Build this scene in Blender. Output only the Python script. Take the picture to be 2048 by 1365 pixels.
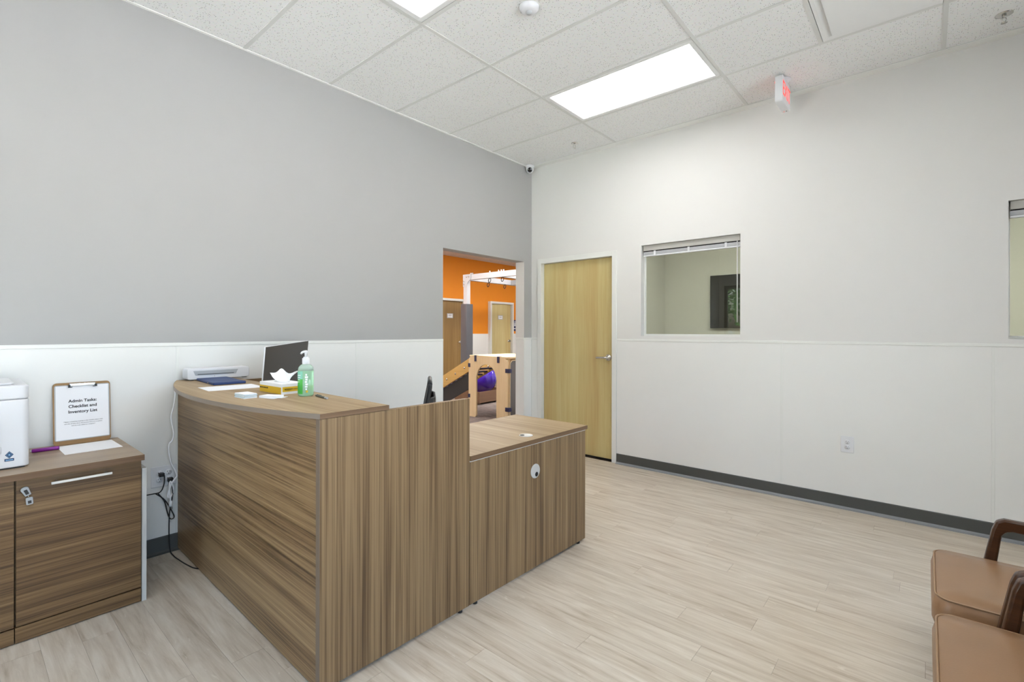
import bpy, bmesh, math, random
from mathutils import Vector, Matrix, Euler
R = math.radians
random.seed(7)
for o in list(bpy.data.objects): bpy.data.objects.remove(o)
scn = bpy.context.scene
col = scn.collection

# ---------------------------------------------------------------- camera, world, exposure
F_PX, YAW, ROLL, HOR = 964.663, 40.64434, 0.098225, 662.983
cd = bpy.data.cameras.new('camera'); cam = bpy.data.objects.new('camera', cd); col.objects.link(cam)
cd.sensor_width = 36.0; cd.lens = F_PX / 2048 * 36.0
cd.shift_x = 0.0; cd.shift_y = -(682.5 - HOR) / 2048
cd.clip_start = 0.05
cam.matrix_world = (Matrix.Translation((3.476, -4.396, 1.3335)) @ Matrix.Rotation(R(YAW), 4, 'Z')
                    @ Matrix.Rotation(R(90), 4, 'X') @ Matrix.Rotation(R(-ROLL), 4, 'Z').inverted())
scn.camera = cam
vs = scn.view_settings
vs.view_transform = 'Standard'; vs.look = 'None'; vs.gamma = 1.0; vs.use_curve_mapping = False
vs.exposure = 0.38
w = bpy.data.worlds.new('world'); scn.world = w; w.use_nodes = True
wn = w.node_tree.nodes; wl = w.node_tree.links
sky = wn.new('ShaderNodeTexSky'); sky.sky_type = 'NISHITA'; sky.sun_disc = False
sky.sun_elevation = R(55); sky.sun_rotation = R(-90); sky.air_density = 1.0; sky.dust_density = 5.0
wn['Background'].inputs[1].default_value = 1.45
wl.new(sky.outputs[0], wn['Background'].inputs[0])
sd = bpy.data.lights.new('sun', 'SUN'); sd.energy = 40.0; sd.angle = R(1.0); sd.color = (1.0, 0.98, 0.96)
so = bpy.data.objects.new('sun', sd); col.objects.link(so)
so.rotation_euler = Vector((0.56, -0.10, -0.82)).to_track_quat('-Z', 'Y').to_euler()
LIGHT = 7.2          # radiance of the ceiling light panels
GYM_LIGHT = 27.0

HC = 3.218           # ceiling height
SOUTH, EAST = -6.5, 5.4

# ---------------------------------------------------------------- materials
def S(r, g, b):
    def l(c):
        c /= 255.0
        return c / 12.92 if c <= 0.04045 else ((c + 0.055) / 1.055) ** 2.4
    return (l(r), l(g), l(b), 1.0)
def new_mat(name):
    m = bpy.data.materials.new(name); m.use_nodes = True
    return m, m.node_tree.nodes, m.node_tree.links, m.node_tree.nodes['Principled BSDF']
def plain(name, c, rough=0.5, metal=0.0, var=0.04, scale=6.0, bump=0.0, bscale=200.0, spec=0.5, coat=0.0):
    m, n, l, b = new_mat(name)
    tc = n.new('ShaderNodeTexCoord')
    nz = n.new('ShaderNodeTexNoise'); nz.inputs['Scale'].default_value = scale; nz.inputs['Detail'].default_value = 3
    l.new(tc.outputs['Object'], nz.inputs['Vector'])
    mx = n.new('ShaderNodeMix'); mx.data_type = 'RGBA'
    mx.inputs['A'].default_value = tuple(v * (1 - var) for v in c[:3]) + (1,)
    mx.inputs['B'].default_value = tuple(min(1, v * (1 + var)) for v in c[:3]) + (1,)
    l.new(nz.outputs['Fac'], mx.inputs['Factor']); l.new(mx.outputs['Result'], b.inputs['Base Color'])
    b.inputs['Roughness'].default_value = rough; b.inputs['Metallic'].default_value = metal
    b.inputs['Specular IOR Level'].default_value = spec; b.inputs['Coat Weight'].default_value = coat
    if bump > 0:
        n2 = n.new('ShaderNodeTexNoise'); n2.inputs['Scale'].default_value = bscale; n2.inputs['Detail'].default_value = 4
        l.new(tc.outputs['Object'], n2.inputs['Vector'])
        bp = n.new('ShaderNodeBump'); bp.inputs['Strength'].default_value = bump; bp.inputs['Distance'].default_value = 0.002
        l.new(n2.outputs['Fac'], bp.inputs['Height']); l.new(bp.outputs['Normal'], b.inputs['Normal'])
    return m
def emit(name, c, s):
    m, n, l, b = new_mat(name)
    b.inputs['Base Color'].default_value = c; b.inputs['Emission Color'].default_value = c
    b.inputs['Emission Strength'].default_value = s
    return m
def wood(name, cols, axis='x', cross=14.0, along=0.5, fine=90.0, finew=0.35, rough=0.45, rnd=True, dist=0.6, bump=0.05, planks=0.0, spec=0.4, figure=0.0):
    """streaked wood: noise stretched along one object axis"""
    m, n, l, b = new_mat(name)
    tc = n.new('ShaderNodeTexCoord'); src = tc.outputs['Object']
    oi = n.new('ShaderNodeObjectInfo')
    if rnd:
        mu = n.new('ShaderNodeVectorMath'); mu.operation = 'SCALE'
        cb = n.new('ShaderNodeCombineXYZ')
        for i in range(3): l.new(oi.outputs['Random'], cb.inputs[i])
        l.new(cb.outputs[0], mu.inputs[0]); mu.inputs['Scale'].default_value = 47.0
        ad = n.new('ShaderNodeVectorMath'); ad.operation = 'ADD'
        l.new(src, ad.inputs[0]); l.new(mu.outputs[0], ad.inputs[1]); src = ad.outputs[0]
    def mapped(a, c):
        mp = n.new('ShaderNodeMapping')
        sc = [c, c, c]; sc['xyz'.index(axis)] = a
        mp.inputs['Scale'].default_value = sc; l.new(src, mp.inputs['Vector']); return mp.outputs[0]
    n1 = n.new('ShaderNodeTexNoise'); n1.inputs['Scale'].default_value = 1.0; n1.inputs['Detail'].default_value = 7
    n1.inputs['Roughness'].default_value = 0.62; n1.inputs['Distortion'].default_value = dist
    l.new(mapped(along, cross), n1.inputs['Vector'])
    n2 = n.new('ShaderNodeTexNoise'); n2.inputs['Scale'].default_value = 1.0; n2.inputs['Detail'].default_value = 3
    l.new(mapped(along * 5, fine), n2.inputs['Vector'])
    mixf = n.new('ShaderNodeMix'); mixf.inputs['Factor'].default_value = finew
    l.new(n1.outputs['Fac'], mixf.inputs['A']); l.new(n2.outputs['Fac'], mixf.inputs['B'])
    if figure > 0:                       # cathedral figure and pale limed flecks
        wv = n.new('ShaderNodeTexWave'); wv.wave_type = 'BANDS'; wv.bands_direction = 'Y'
        wv.inputs['Scale'].default_value = 1.0; wv.inputs['Distortion'].default_value = 16.0; wv.inputs['Detail'].default_value = 3.0; wv.inputs['Detail Scale'].default_value = 0.8
        l.new(mapped(1.2, 4.0), wv.inputs['Vector'])
        mf = n.new('ShaderNodeMix'); mf.inputs['Factor'].default_value = figure
        l.new(mixf.outputs['Result'], mf.inputs['A']); l.new(wv.outputs['Fac'], mf.inputs['B'])
        n3 = n.new('ShaderNodeTexNoise'); n3.inputs['Scale'].default_value = 1.0; n3.inputs['Detail'].default_value = 2; n3.inputs['Distortion'].default_value = 2.5
        l.new(mapped(6.0, 34.0), n3.inputs['Vector'])
        r3 = n.new('ShaderNodeMapRange'); r3.inputs['From Min'].default_value = 0.68; r3.inputs['From Max'].default_value = 0.76; r3.inputs['To Max'].default_value = 0.16
        l.new(n3.outputs['Fac'], r3.inputs['Value'])
        ad3 = n.new('ShaderNodeMath'); ad3.operation = 'ADD'; l.new(mf.outputs['Result'], ad3.inputs[0]); l.new(r3.outputs[0], ad3.inputs[1])
        fac = ad3.outputs[0]
    else: fac = mixf.outputs['Result']
    rp = n.new('ShaderNodeValToRGB'); el = rp.color_ramp.elements
    while len(el) < len(cols): el.new(0.5)
    for e, (p, c) in zip(el, cols): e.position = p; e.color = c
    l.new(fac, rp.inputs['Fac'])
    out = rp.outputs['Color']
    if planks > 0:
        hs = n.new('ShaderNodeHueSaturation')
        mr = n.new('ShaderNodeMapRange'); mr.inputs['To Min'].default_value = 1 - planks; mr.inputs['To Max'].default_value = 1 + planks
        l.new(oi.outputs['Random'], mr.inputs['Value']); l.new(mr.outputs[0], hs.inputs['Value']); l.new(out, hs.inputs['Color']); out = hs.outputs[0]
    l.new(out, b.inputs['Base Color'])
    b.inputs['Roughness'].default_value = rough; b.inputs['Specular IOR Level'].default_value = spec
    if bump:
        bp = n.new('ShaderNodeBump'); bp.inputs['Strength'].default_value = bump; bp.inputs['Distance'].default_value = 0.002
        l.new(mixf.outputs['Result'], bp.inputs['Height']); l.new(bp.outputs['Normal'], b.inputs['Normal'])
    return m
def glass_mat(name, tint, refl=0.06):
    m = bpy.data.materials.new(name); m.use_nodes = True; n = m.node_tree.nodes; l = m.node_tree.links; n.clear()
    o = n.new('ShaderNodeOutputMaterial'); t = n.new('ShaderNodeBsdfTransparent'); g = n.new('ShaderNodeBsdfGlossy')
    t.inputs[0].default_value = tint; g.inputs['Roughness'].default_value = 0.0
    fr = n.new('ShaderNodeFresnel'); fr.inputs['IOR'].default_value = 1.5
    mx = n.new('ShaderNodeMixShader'); l.new(fr.outputs[0], mx.inputs[0]); l.new(t.outputs[0], mx.inputs[1]); l.new(g.outputs[0], mx.inputs[2])
    l.new(mx.outputs[0], o.inputs[0]); return m
def tile_mat():
    m, n, l, b = new_mat('ceiling_tile')
    tc = n.new('ShaderNodeTexCoord'); oi = n.new('ShaderNodeObjectInfo')
    cb = n.new('ShaderNodeCombineXYZ')
    for i in range(2): l.new(oi.outputs['Random'], cb.inputs[i])
    sc = n.new('ShaderNodeVectorMath'); sc.operation = 'SCALE'; sc.inputs['Scale'].default_value = 31.0; l.new(cb.outputs[0], sc.inputs[0])
    ad = n.new('ShaderNodeVectorMath'); l.new(tc.outputs['Object'], ad.inputs[0]); l.new(sc.outputs[0], ad.inputs[1])
    vo = n.new('ShaderNodeTexVoronoi'); vo.inputs['Scale'].default_value = 100.0; vo.inputs['Randomness'].default_value = 1.0
    l.new(ad.outputs[0], vo.inputs['Vector'])
    nz = n.new('ShaderNodeTexNoise'); nz.inputs['Scale'].default_value = 60.0; nz.inputs['Detail'].default_value = 3
    l.new(ad.outputs[0], nz.inputs['Vector'])
    # specks only in some cells
    lt = n.new('ShaderNodeMapRange'); lt.inputs['From Min'].default_value = 0.16; lt.inputs['From Max'].default_value = 0.30
    l.new(vo.outputs['Distance'], lt.inputs['Value'])
    sx = n.new('ShaderNodeSeparateColor'); l.new(vo.outputs['Color'], sx.inputs[0])
    gt = n.new('ShaderNodeMath'); gt.operation = 'GREATER_THAN'; gt.inputs[1].default_value = 0.42; l.new(sx.outputs[0], gt.inputs[0])
    mxm = n.new('ShaderNodeMath'); mxm.operation = 'MAXIMUM'; l.new(lt.outputs[0], mxm.inputs[0]); l.new(gt.outputs[0], mxm.inputs[1])
    mx = n.new('ShaderNodeMix'); mx.data_type = 'RGBA'
    mx.inputs['A'].default_value = S(142, 142, 138); mx.inputs['B'].default_value = S(236, 236, 234)
    l.new(mxm.outputs[0], mx.inputs['Factor'])
    m2 = n.new('ShaderNodeMix'); m2.data_type = 'RGBA'; m2.blend_type = 'MULTIPLY'; m2.inputs['Factor'].default_value = 0.10
    l.new(mx.outputs['Result'], m2.inputs['A']); l.new(nz.outputs['Color'], m2.inputs['B'])
    l.new(m2.outputs['Result'], b.inputs['Base Color']); b.inputs['Roughness'].default_value = 0.95
    b.inputs['Specular IOR Level'].default_value = 0.1
    return m
def carpet_mat():
    m, n, l, b = new_mat('carpet')
    tc = n.new('ShaderNodeTexCoord')
    mp = n.new('ShaderNodeMapping'); mp.inputs['Scale'].default_value = (1, 5, 1); l.new(tc.outputs['Object'], mp.inputs[0])
    a = n.new('ShaderNodeTexNoise'); a.inputs['Scale'].default_value = 5.0; a.inputs['Detail'].default_value = 8; a.inputs['Roughness'].default_value = 0.75
    l.new(mp.outputs[0], a.inputs['Vector'])
    rp = n.new('ShaderNodeValToRGB'); e = rp.color_ramp.elements
    e[0].position = 0.35; e[0].color = S(62, 54, 52); e[1].position = 0.68; e[1].color = S(128, 114, 108)
    l.new(a.outputs['Fac'], rp.inputs[0]); l.new(rp.outputs[0], b.inputs['Base Color']); b.inputs['Roughness'].default_value = 0.95
    return m

LAM = [(0.30, S(66, 46, 30)), (0.42, S(108, 83, 55)), (0.51, S(137, 110, 77)), (0.60, S(150, 123, 88)), (0.74, S(180, 153, 115))]
M = {
 'wall_white': plain('white_paint', S(217, 215, 211), 0.6, bump=0.03, var=0.01),
 'wall_grey': plain('grey_paint', S(164, 163, 161), 0.6, bump=0.03, var=0.01),
 'frp': plain('wainscot_panel', S(226, 225, 221), 0.38, var=0.01, bump=0.02, bscale=300),
 'frp_trim': plain('wainscot_trim', S(224, 224, 219), 0.35, var=0.01),
 'base': plain('cove_base', S(72, 73, 70), 0.42, var=0.05),
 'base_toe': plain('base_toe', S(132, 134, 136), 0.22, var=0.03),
 'floor_sub': plain('floor_joint', S(120, 106, 90), 0.9),
 'plank': wood('vinyl_plank', [(0.28, S(154, 138, 118)), (0.42, S(184, 171, 153)), (0.54, S(197, 186, 169)), (0.68, S(208, 199, 184)), (0.82, S(222, 215, 203))], 'x', 12, 1.1, 85, 0.30, 0.40, True, 2.0, 0.03, 0.022, 0.3, figure=0.07),
 'tile': tile_mat(),
 'tbar': plain('grid_white', S(211, 211, 207), 0.45, var=0.01),
 'ceil_trim': plain('ceiling_trim', S(234, 234, 230), 0.5, var=0.01),
 'troffer': plain('troffer_white', S(228, 228, 226), 0.4, var=0.01),
 'panel_light': emit('light_panel', (1.0, 0.99, 0.985, 1), LIGHT),
 'gym_panel_light': emit('gym_light_panel', (1.0, 0.985, 0.97, 1), GYM_LIGHT),
 'office_panel_light': emit('office_light_panel', (1.0, 0.98, 0.96, 1), 24.0),
 'lam_x': wood('walnut_laminate_x', LAM, 'x', 20, 0.35, 150, 0.47, 0.42),
 'lam_y': wood('walnut_laminate_y', LAM, 'y', 20, 0.35, 150, 0.42, 0.42),
 'lam_z': wood('walnut_laminate_z', LAM, 'z', 28, 0.30, 170, 0.47, 0.42, dist=0.3),
 'lam_top_lit': wood('walnut_laminate_top_lit', [(0.28, S(112, 88, 60)), (0.43, S(146, 122, 90)), (0.56, S(164, 141, 108)), (0.74, S(180, 158, 126))], 'x', 16, 0.35, 140, 0.40, 0.50, spec=0.25),  # same desk laminate, light falling on the tops put into paler colours
 'lam_edge': plain('laminate_edge', S(118, 104, 90), 0.45),
 'edge_brown': wood('edge_band_brown', [(0.3, S(92, 66, 44)), (0.7, S(126, 98, 70))], 'y', 60, 0.8, 200, 0.3, 0.45),
 'cab': wood('cabinet_laminate_y', [(0.30, S(58, 40, 24)), (0.43, S(96, 71, 44)), (0.54, S(122, 94, 61)), (0.72, S(156, 127, 90))], 'y', 22, 0.4, 150, 0.42, 0.42),
 'cab_top': wood('cabinet_top_y', [(0.2, S(106, 86, 65)), (0.42, S(140, 119, 94)), (0.58, S(158, 137, 111)), (0.8, S(176, 156, 130))], 'y', 16, 0.4, 140, 0.4, 0.36),
 'reveal_black': plain('shadow_black', S(22, 20, 19), 0.8),
 'silver_line': plain('silver_strip', S(205, 203, 198), 0.35, 0.3),
 'white_plastic': plain('white_plastic', S(218, 218, 220), 0.35, var=0.01),
 'grey_plastic': plain('grey_plastic', S(170, 172, 174), 0.4),
 'dark_plastic': plain('black_plastic', S(30, 30, 31), 0.45),
 'slot': plain('slot_dark', S(60, 58, 56), 0.7),
 'chrome': plain('satin_chrome', S(205, 204, 200), 0.18, 1.0, var=0.02),
 'nickel': plain('brushed_nickel', S(205, 203, 199), 0.32, 1.0, var=0.02),
 'door': wood('birch_door', [(0.30, S(174, 142, 92)), (0.44, S(190, 166, 111)), (0.56, S(198, 181, 126)), (0.72, S(210, 197, 145))], 'z', 5, 0.30, 60, 0.18, 0.3, True, 0.5, 0.0),
 'door_brown': wood('oak_door', [(0.25, S(120, 92, 52)), (0.5, S(142, 112, 66)), (0.8, S(160, 132, 84))], 'z', 6, 0.35, 60, 0.22, 0.35, True, 0.5, 0.0),
 'frame_white': plain('frame_white', S(222, 222, 217), 0.4, var=0.01),
 'head_grey': plain('head_grey', S(176, 173, 166), 0.5, var=0.01),
 'glass': glass_mat('window_glass', (0.88, 0.905, 0.865, 1)),
 'clear_glass': glass_mat('storefront_glass', (0.90, 0.93, 0.93, 1)),
 'office_wall': plain('office_paint', S(190, 189, 177), 0.7, var=0.01),
 'bronze': plain('bronze_frame', S(48, 46, 45), 0.4, 0.3),
 'orange': plain('orange_paint', S(231, 138, 4), 0.6, var=0.02),
 'carpet': carpet_mat(),
 'birch': wood('birch_ply', [(0.2, S(208, 182, 138)), (0.5, S(222, 199, 158)), (0.8, S(232, 212, 174))], 'z', 5, 0.5, 70, 0.3, 0.45),
 'birch_edge': plain('ply_edge', S(190, 158, 112), 0.6, var=0.15, scale=90),
 'pine': wood('ramp_pine', [(0.2, S(176, 138, 70)), (0.5, S(202, 164, 92)), (0.8, S(216, 182, 112))], 'x', 9, 0.5, 70, 0.3, 0.4),
 'navy': plain('navy_plastic', S(30, 34, 74), 0.35),
 'ball': plain('purple_rubber', S(60, 28, 158), 0.12, var=0.03, coat=0.4),
 'crate': wood('crate_brown', [(0.2, S(112, 84, 64)), (0.8, S(142, 112, 90))], 'y', 8, 0.5, 80, 0.3, 0.5),
 'grey_pad': plain('grey_vinyl_pad', S(74, 74, 78), 0.5, bump=0.05),
 'white_steel': plain('white_steel', S(170, 170, 172), 0.35, var=0.01),
 'grey_panel': plain('grey_acrylic', S(96, 94, 94), 0.12),
 'leather': plain('brown_leather', S(138, 106, 76), 0.36, var=0.10, scale=9, bump=0.12, bscale=260),
 'leather_seam': plain('leather_piping', S(152, 122, 92), 0.4),
 'walnut': wood('walnut_arm', [(0.2, S(34, 19, 10)), (0.5, S(62, 37, 20)), (0.8, S(86, 54, 30))], 'x', 18, 1.2, 120, 0.35, 0.28),
 'paper': plain('paper', S(238, 238, 240), 0.8, var=0.01),
 'ink': plain('ink', S(40, 40, 42), 0.8),
 'ink_grey': plain('ink_grey', S(140, 140, 142), 0.8),
 'kraft': plain('hardboard', S(150, 116, 74), 0.6, var=0.12, scale=60),
 'purple': plain('purple_plastic', S(134, 36, 142), 0.35),
 'blue_cover': plain('blue_cover', S(34, 58, 108), 0.5, bump=0.1),
 'yellow': plain('yellow_print', S(224, 180, 24), 0.5, var=0.02),
 'card_blue': plain('pale_blue_card', S(206, 222, 228), 0.8, var=0.05, scale=60),
 'tissue': plain('tissue_paper', S(246, 246, 248), 0.9, var=0.01),
 'screen': plain('screen_dark', S(54, 50, 47), 0.32, var=0.02),
 'tv': plain('television_dark', S(34, 33, 31), 0.25, var=0.02),
 'pen': plain('pen_grey', S(92, 90, 84), 0.4),
 'logo_blue': plain('logo_blue', S(24, 48, 88), 0.5),
 'logo_light': plain('logo_light', S(120, 170, 205), 0.5),
 'exit_red': emit('exit_red', (1.0, 0.06, 0.05, 1), 0.75),
 'cord_white': plain('cord_white', S(246, 247, 250), 0.45),
 'whitewash': wood('whitewashed_board', [(0.2, S(160, 158, 152)), (0.5, S(204, 204, 200)), (0.8, S(224, 224, 220))], 'z', 40, 1.5, 160, 0.3, 0.6),
 'lens': plain('lens_black', S(10, 10, 16), 0.08, coat=0.6),
 'concrete': plain('concrete', S(194, 194, 194), 0.9, var=0.08, scale=3),
 'asphalt': plain('asphalt', S(120, 120, 122), 0.9, var=0.15, scale=20),
 'grass': plain('grass', S(86, 130, 50), 0.9, var=0.35, scale=12),
 'leaf': plain('leaf', S(62, 104, 40), 0.7, var=0.4, scale=4),
 'bark': plain('bark', S(84, 66, 50), 0.9, var=0.3, scale=20),
 'car_paint': plain('car_paint', S(50, 60, 78), 0.2, 0.4, coat=0.6),
 'car_glass': plain('car_glass', S(22, 26, 30), 0.08),
 'rubber': plain('rubber', S(24, 24, 24), 0.8),
 'brick': plain('brick_pale', S(170, 130, 112), 0.8, var=0.2, scale=30),
 'sign_blue': plain('sign_blue', S(30, 42, 88), 0.5),
 'label_green': plain('label_green', S(58, 168, 52), 0.4),
 'label_teal': plain('label_teal', S(124, 190, 168), 0.4),
}
def gel_mat():
    m, n, l, b = new_mat('green_gel')
    b.inputs['Base Color'].default_value = S(186, 232, 196); b.inputs['Roughness'].default_value = 0.08
    b.inputs['Transmission Weight'].default_value = 0.55; b.inputs['IOR'].default_value = 1.35
    return m
M['gel'] = gel_mat()
def clear_mat():
    m, n, l, b = new_mat('clear_plastic')
    b.inputs['Base Color'].default_value = S(225, 238, 230); b.inputs['Roughness'].default_value = 0.1
    b.inputs['Transmission Weight'].default_value = 0.6; b.inputs['IOR'].default_value = 1.3
    return m
M['clear'] = clear_mat()

# ---------------------------------------------------------------- mesh helpers
class MB:
    def __init__(s): s.v = []; s.f = []; s.sm = []
    def add(s, vs, fs, smooth=False):
        k = len(s.v); s.v += [tuple(v) for v in vs]; s.f += [tuple(i + k for i in f) for f in fs]; s.sm += [smooth] * len(fs); return s
    def box(s, x0, x1, y0, y1, z0, z1):
        return s.add([(x0,y0,z0),(x1,y0,z0),(x1,y1,z0),(x0,y1,z0),(x0,y0,z1),(x1,y0,z1),(x1,y1,z1),(x0,y1,z1)],
                     [(3,2,1,0),(4,5,6,7),(0,1,5,4),(1,2,6,5),(2,3,7,6),(3,0,4,7)])
    def prism(s, poly, axis, a, b, smooth=False):
        """extrude a 2D polygon along an axis: 'z': (x,y), 'y': (x,z), 'x': (y,z)"""
        def P(p, t): return {'z': (p[0], p[1], t), 'y': (p[0], t, p[1]), 'x': (t, p[0], p[1])}[axis]
        n = len(poly); vs = [P(p, a) for p in poly] + [P(p, b) for p in poly]
        s.add(vs, [tuple(range(n))[::-1], tuple(range(n, 2 * n))])
        k = len(s.v) - 2 * n
        for i in range(n):
            j = (i + 1) % n; s.f.append((k + i, k + j, k + n + j, k + n + i)); s.sm.append(smooth)
        return s
    def tube(s, pts, r, n=10, closed=False):
        pts = [Vector(p) for p in pts]; m = len(pts); rs = r if isinstance(r, (list, tuple)) else [r] * m
        up = Vector((0, 0, 1)); k = len(s.v); prev = None
        for i, p in enumerate(pts):
            if closed: t = pts[(i + 1) % m] - pts[i - 1]
            else: t = pts[min(i + 1, m - 1)] - pts[max(i - 1, 0)]
            t.normalize()
            a = prev if prev is not None else (up if abs(t.z) < 0.9 else Vector((1, 0, 0)))
            a = (a - t * a.dot(t)).normalized(); b = t.cross(a); prev = a
            for j in range(n):
                th = 2 * math.pi * j / n; s.v.append(tuple(p + (a * math.cos(th) + b * math.sin(th)) * rs[i]))
        for i in range(m if closed else m - 1):
            i2 = (i + 1) % m
            for j in range(n):
                j2 = (j + 1) % n; s.f.append((k + i*n + j, k + i*n + j2, k + i2*n + j2, k + i2*n + j)); s.sm.append(True)
        if not closed:
            s.f.append(tuple(k + j for j in range(n))[::-1]); s.f.append(tuple(k + (m-1)*n + j for j in range(n))); s.sm += [False, False]
        return s
    def lathe(s, prof, c=(0, 0, 0), n=24, axis='z', sx=1.0, sy=1.0):
        k = len(s.v); m = len(prof)
        for (r, h) in prof:
            for j in range(n):
                th = 2 * math.pi * j / n; a, b = r * math.cos(th) * sx, r * math.sin(th) * sy
                p = {'z': (a, b, h), 'y': (a, h, -b), 'x': (h, a, b)}[axis]
                s.v.append((c[0] + p[0], c[1] + p[1], c[2] + p[2]))
        for i in range(m - 1):
            for j in range(n):
                j2 = (j + 1) % n; s.f.append((k+i*n+j, k+i*n+j2, k+(i+1)*n+j2, k+(i+1)*n+j)); s.sm.append(True)
        if prof[0][0] > 1e-5: s.f.append(tuple(k + j for j in range(n))[::-1]); s.sm.append(False)
        if prof[-1][0] > 1e-5: s.f.append(tuple(k + (m-1)*n + j for j in range(n))); s.sm.append(False)
        return s
    def mesh(s, name, mat):
        me = bpy.data.meshes.new(name); me.from_pydata(s.v, [], s.f); me.update()
        me.polygons.foreach_set('use_smooth', s.sm); me.materials.append(mat if not isinstance(mat, str) else M[mat])
        bm = bmesh.new(); bm.from_mesh(me); bmesh.ops.remove_doubles(bm, verts=bm.verts, dist=1e-6)
        bmesh.ops.recalc_face_normals(bm, faces=bm.faces); bm.to_mesh(me); bm.free()
        return me
    def build(s, name, mat, parent=None, loc=None, rot=None, bevel=0, segs=2):
        return link(name, s.mesh(name, mat), parent, loc, rot, bevel, segs)
def link(name, me, parent=None, loc=None, rot=None, bevel=0, segs=2):
    o = bpy.data.objects.new(name, me); col.objects.link(o)
    if parent: o.parent = parent
    if loc: o.location = loc
    if rot: o.rotation_euler = rot
    if bevel:
        b = o.modifiers.new('bevel', 'BEVEL'); b.width = bevel; b.segments = segs; b.limit_method = 'ANGLE'; b.angle_limit = R(35)
        b.harden_normals = False
        for p in me.polygons: p.use_smooth = True
        try: me.set_sharp_from_angle(angle=R(35))
        except Exception: pass
    return o
def tag(o, label, cat, group=None, kind=None):
    o['label'] = label; o['category'] = cat
    if group: o['group'] = group
    if kind: o['kind'] = kind
    return o
def struct(o, label=None, cat=None):
    o['kind'] = 'structure'
    if label: o['label'] = label
    if cat: o['category'] = cat
    return o
def thing(name, label, cat, loc=(0, 0, 0), rz=0, group=None):
    o = bpy.data.objects.new(name, None); col.objects.link(o); o.empty_display_size = 0.05
    o.location = loc; o.rotation_euler = (0, 0, rz)
    return tag(o, label, cat, group)
def copy_tree(o, parent=None):
    c = o.copy(); col.objects.link(c); c.parent = parent
    for ch in [x for x in bpy.data.objects if x.parent == o]: copy_tree(ch, c)
    return c
def text(name, body, size, mat, parent, mw, align='CENTER', bold=0.0, extrude=0.0004, sx=1.0):
    cu = bpy.data.curves.new(name, 'FONT'); cu.body = body; cu.size = size; cu.align_x = align; cu.align_y = 'CENTER'
    cu.extrude = extrude; cu.offset = bold
    t = bpy.data.objects.new('tmp', cu); col.objects.link(t)
    bpy.context.view_layer.update()
    me = bpy.data.meshes.new_from_object(t.evaluated_get(bpy.context.evaluated_depsgraph_get()))
    bpy.data.objects.remove(t); me.materials.clear(); me.materials.append(M[mat])
    o = bpy.data.objects.new(name, me); col.objects.link(o); o.parent = parent; o.matrix_local = mw @ Matrix.Scale(sx, 4, (1, 0, 0))
    return o
def rrect(x0, x1, y0, y1, r, n=5):
    p = []
    for cx, cy, a in ((x1 - r, y1 - r, 0), (x0 + r, y1 - r, 90), (x0 + r, y0 + r, 180), (x1 - r, y0 + r, 270)):
        for i in range(n + 1):
            t = R(a + 90 * i / n); p.append((cx + r * math.cos(t), cy + r * math.sin(t)))
    return p
def smoothpath(pts, k=6):
    pts = [Vector(p) for p in pts]; out = []
    for i in range(len(pts) - 1):
        p0 = pts[max(i - 1, 0)]; p1 = pts[i]; p2 = pts[i + 1]; p3 = pts[min(i + 2, len(pts) - 1)]
        for j in range(k):
            t = j / k
            out.append(0.5 * ((2 * p1) + (-p0 + p2) * t + (2*p0 - 5*p1 + 4*p2 - p3) * t*t + (-p0 + 3*p1 - 3*p2 + p3) * t**3))
    out.append(pts[-1]); return out
# frames for lettering: local x = reading direction, y = up, z = out of the face
def face_mw(origin, right, up):
    r = Vector(right).normalized(); u = Vector(up).normalized(); z = r.cross(u)
    m = Matrix((r, u, z)).transposed().to_4x4(); m.translation = Vector(origin); return m

# ================================================================ STRUCTURE
# ---- floor with planks
fl = struct(MB().box(-0.0, EAST, SOUTH, 0.0, -0.06, -0.004).build('floor', 'floor_sub'), 'pale whitewashed vinyl plank floor of the reception room', 'floor')
PW, PL = 0.122, 1.22
full = MB().box(0, PL - 0.0009, 0, PW - 0.0007, -0.004, 0.0).mesh('plank', 'plank')
short = {}
rng = random.Random(3)
y = 0.0; row = 0
while y > SOUTH + 0.01:
    yb = max(SOUTH, y - PW); x = -rng.random() * PL
    while x < EAST:
        x0, x1 = max(0, x), min(EAST, x + PL)
        if x1 - x0 > 0.02:
            if x0 == x and x1 == x + PL and y - yb > PW - 1e-4:
                o = link('plank', full, fl, (x0, yb, 0))
            else:
                me = MB().box(0, x1 - x0 - 0.0009, 0, y - yb - 0.0007, -0.004, 0.0).mesh('plank', 'plank'); o = link('plank', me, fl, (x0, yb, 0))
        x += PL
    y -= PW; row += 1

# ---- wall_left (with the wide opening to the gym), grey paint
OY0, OY1, OZ = -1.353, -0.139, 2.125
T = 0.12
WH = 1.26
b = MB().box(-T, 0, SOUTH, OY0, 0, HC + 0.2).box(-T, 0, OY1, 0.12, 0, HC + 0.2).box(-T, 0, OY0, OY1, OZ, HC + 0.2)
wl_ = struct(b.build('wall_left', 'wall_grey'), 'grey painted wall with white wainscot and open doorway to the gym', 'wall')
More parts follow.
